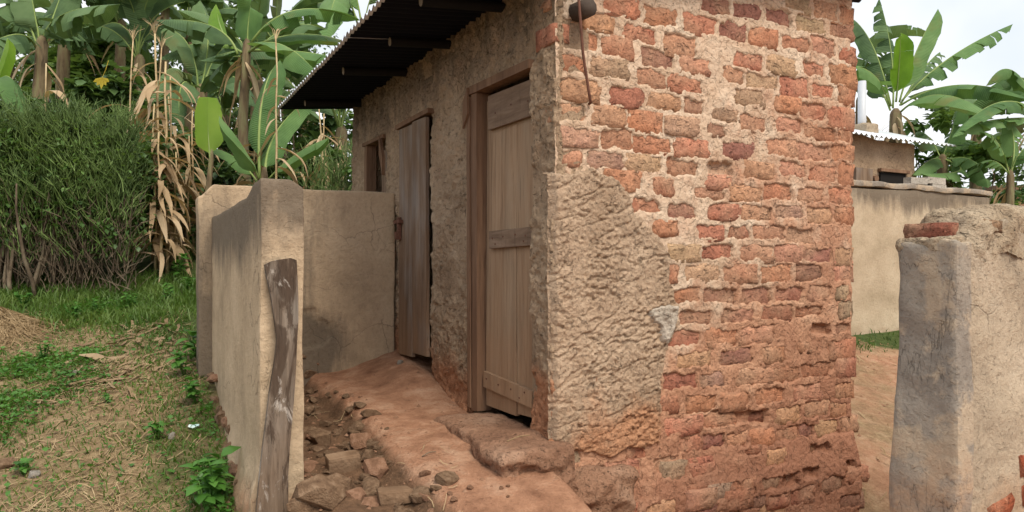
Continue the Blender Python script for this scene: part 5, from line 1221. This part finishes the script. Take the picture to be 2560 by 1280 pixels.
# leafy weeds at the foot of the wall
WL = []
for k in range(4):
    q = random.Random(900+k); mb = MB(); L = .1; pts = [Vector((0, 0, 0)), Vector((L*.3, 0, .012)), Vector((L*.65, 0, .006)), Vector((L, 0, -.022))]
    mb.ribbon(pts, [.004, .031, .027, .002], (0, 1, 0), q.uniform(.1, .35)); me = mb.me('leaf', True); me.materials.append(M['weed']); WL.append(me)
def weed(px, py, H, nstem, nleaf, sc, lb, off=0):
    X, Y = ground_at(px, py); z = gz(X, Y); P = empty('weed_plant', (X, Y, z)); tag(P, lb, 'weed', 'leafy weeds by the yard wall')
    mb = MB()
    for s_ in range(nstem):
        a = rr_.uniform(0, 6.28); d = Vector((math.cos(a)*.45, math.sin(a)*.45, 1)); pts = [Vector((0, 0, -.02)), d*H*.5, d*H*.8+Vector((0, 0, H*.2*rr_.random()))]
        mb.tube(pts, [.005, .004, .002], 5)
        for k in range(nleaf):
            t = .25+.75*(k+.5)/nleaf; q = pts[0].lerp(pts[1], t*2) if t < .5 else pts[1].lerp(pts[2], t*2-1)
            o = obj('leaf', rr_.choice(WL), P); o.location = q; o.rotation_euler = (rr_.uniform(-.3, .3), rr_.uniform(-.6, .25), rr_.uniform(0, 6.28)); f = sc*rr_.uniform(.6, 1.2); o.scale = (f, f, f)
    mb.build('stem', M['weed'], P, True)
weed(548, 1262, .26, 5, 8, 1.0, 'biggest leafy green weed at the bottom, against the foot of the yard wall')
weed(520, 1285, .2, 4, 7, .9, 'leafy weed just below the biggest one at the bottom edge')
weed(497, 905, .24, 5, 7, .95, 'dark leafy weed highest up along the yard wall')
weed(462, 940, .2, 4, 7, .8, 'leafy weed left of and below the highest one')
weed(492, 1010, .16, 5, 7, .75, 'bright low weed halfway along the yard wall')
weed(395, 1100, .12, 4, 6, .55, 'small feathery weed on the path left of the pale stone')
weed(110, 905, .16, 5, 6, .5, 'small weed tuft right of the straw heap')
weed(270, 1010, .06, 3, 5, .4, 'tiny weed in the middle of the path')
weed(60, 1190, .08, 4, 6, .5, 'low weed in the bottom left corner')
weed(440, 560+140, .3, 5, 7, .9, 'leafy weed on the slope right of the hedge')
for k, (px, py) in enumerate([(180, 800), (250, 790), (330, 775), (60, 770), (420, 750), (470, 730)]):
    weed(px, py, .16, 4, 6, .6, ['weed under the left half of the hedge, right of the straw heap', 'weed under the middle of the hedge', 'weed under the right half of the hedge', 'weed behind the straw heap under the hedge', 'weed under the right end of the hedge', 'weed right of the hedge end on the slope'][k])
X, Y = ground_at(268, 905); P = empty('fallen_leaf', (X, Y, gz(X, Y)+.03)); tag(P, 'large curled dry maize leaf lying in the middle of the path', 'leaf')
mb = MB(); mb.ribbon([(-.22, .02, .02), (-.1, .0, .03), (.0, -.01, .0), (.12, .01, .01), (.24, .06, -.01)], [.01, .04, .05, .035, .004], (.2, 1, .3), .5); mb.build('blade', M['litter'], P, True)
X, Y = ground_at(492, 1074); mb = MB(); q = random.Random(3)
pts = [(q.uniform(-.035, .035)+.02*(i-1.5), q.uniform(-.012, .012), .012+.02*q.random()) for i in range(4)]
mb.ribbon(pts, [.016, .024, .02, .014], (0, 1, .3), .5); o = mb.build('wrapper', M['wrap'], None); o.location = (X, Y, gz(X, Y)+.01); tag(o, 'crumpled pale turquoise wrapper lying by the yard wall', 'wrapper')
for (a, c, lb) in [((1255, 1118), (1302, 1095), 'thin pale twig lying on the doorstep'), ((1055, 1145), (1090, 1135), 'short dark twig on the red path')]:
    if 'doorstep' in lb: p0, p1 = Vector((*to_world(-.31, -.06), E-BH+.535)), Vector((*to_world(-.17, -.03), E-BH+.545))
    else:
        q0 = ground_at(*a); q1 = ground_at(*c); p0 = Vector((*q0, gz(*q0)+.006)); p1 = Vector((*q1, gz(*q1)+.008))
    mb = MB(); mb.tube([p0-p0, (p1-p0)*.5+Vector((0, 0, .008)), p1-p0], [.0035, .003, .002], 5); o = mb.build('twig', M['straw'] if 'pale' in lb else M['hstem'], None); o.location = p0; tag(o, lb, 'twig')
# a fading yellow leaf in the greenery
p = at(255, 195, 9.4); P = empty('yellow_leaf', p); tag(P, 'bright yellow lobed leaf hanging in the greenery above the hedge', 'leaf')
mb = MB()
for k in range(5):
    a = -1.57+(k-2)*.55; d = Vector((math.cos(a), -.15, math.sin(a))); mb.ribbon([Vector((0, 0, 0)), d*.07, d*(.14 if k == 2 else .11)], [.01, .028, .004], (-d.z, 0, d.x), .2)
mb.tube([(0, 0, 0), (.02, .05, .12), (.0, .15, .26)], .004, 4); mb.build('blade', M['yleaf'], P)
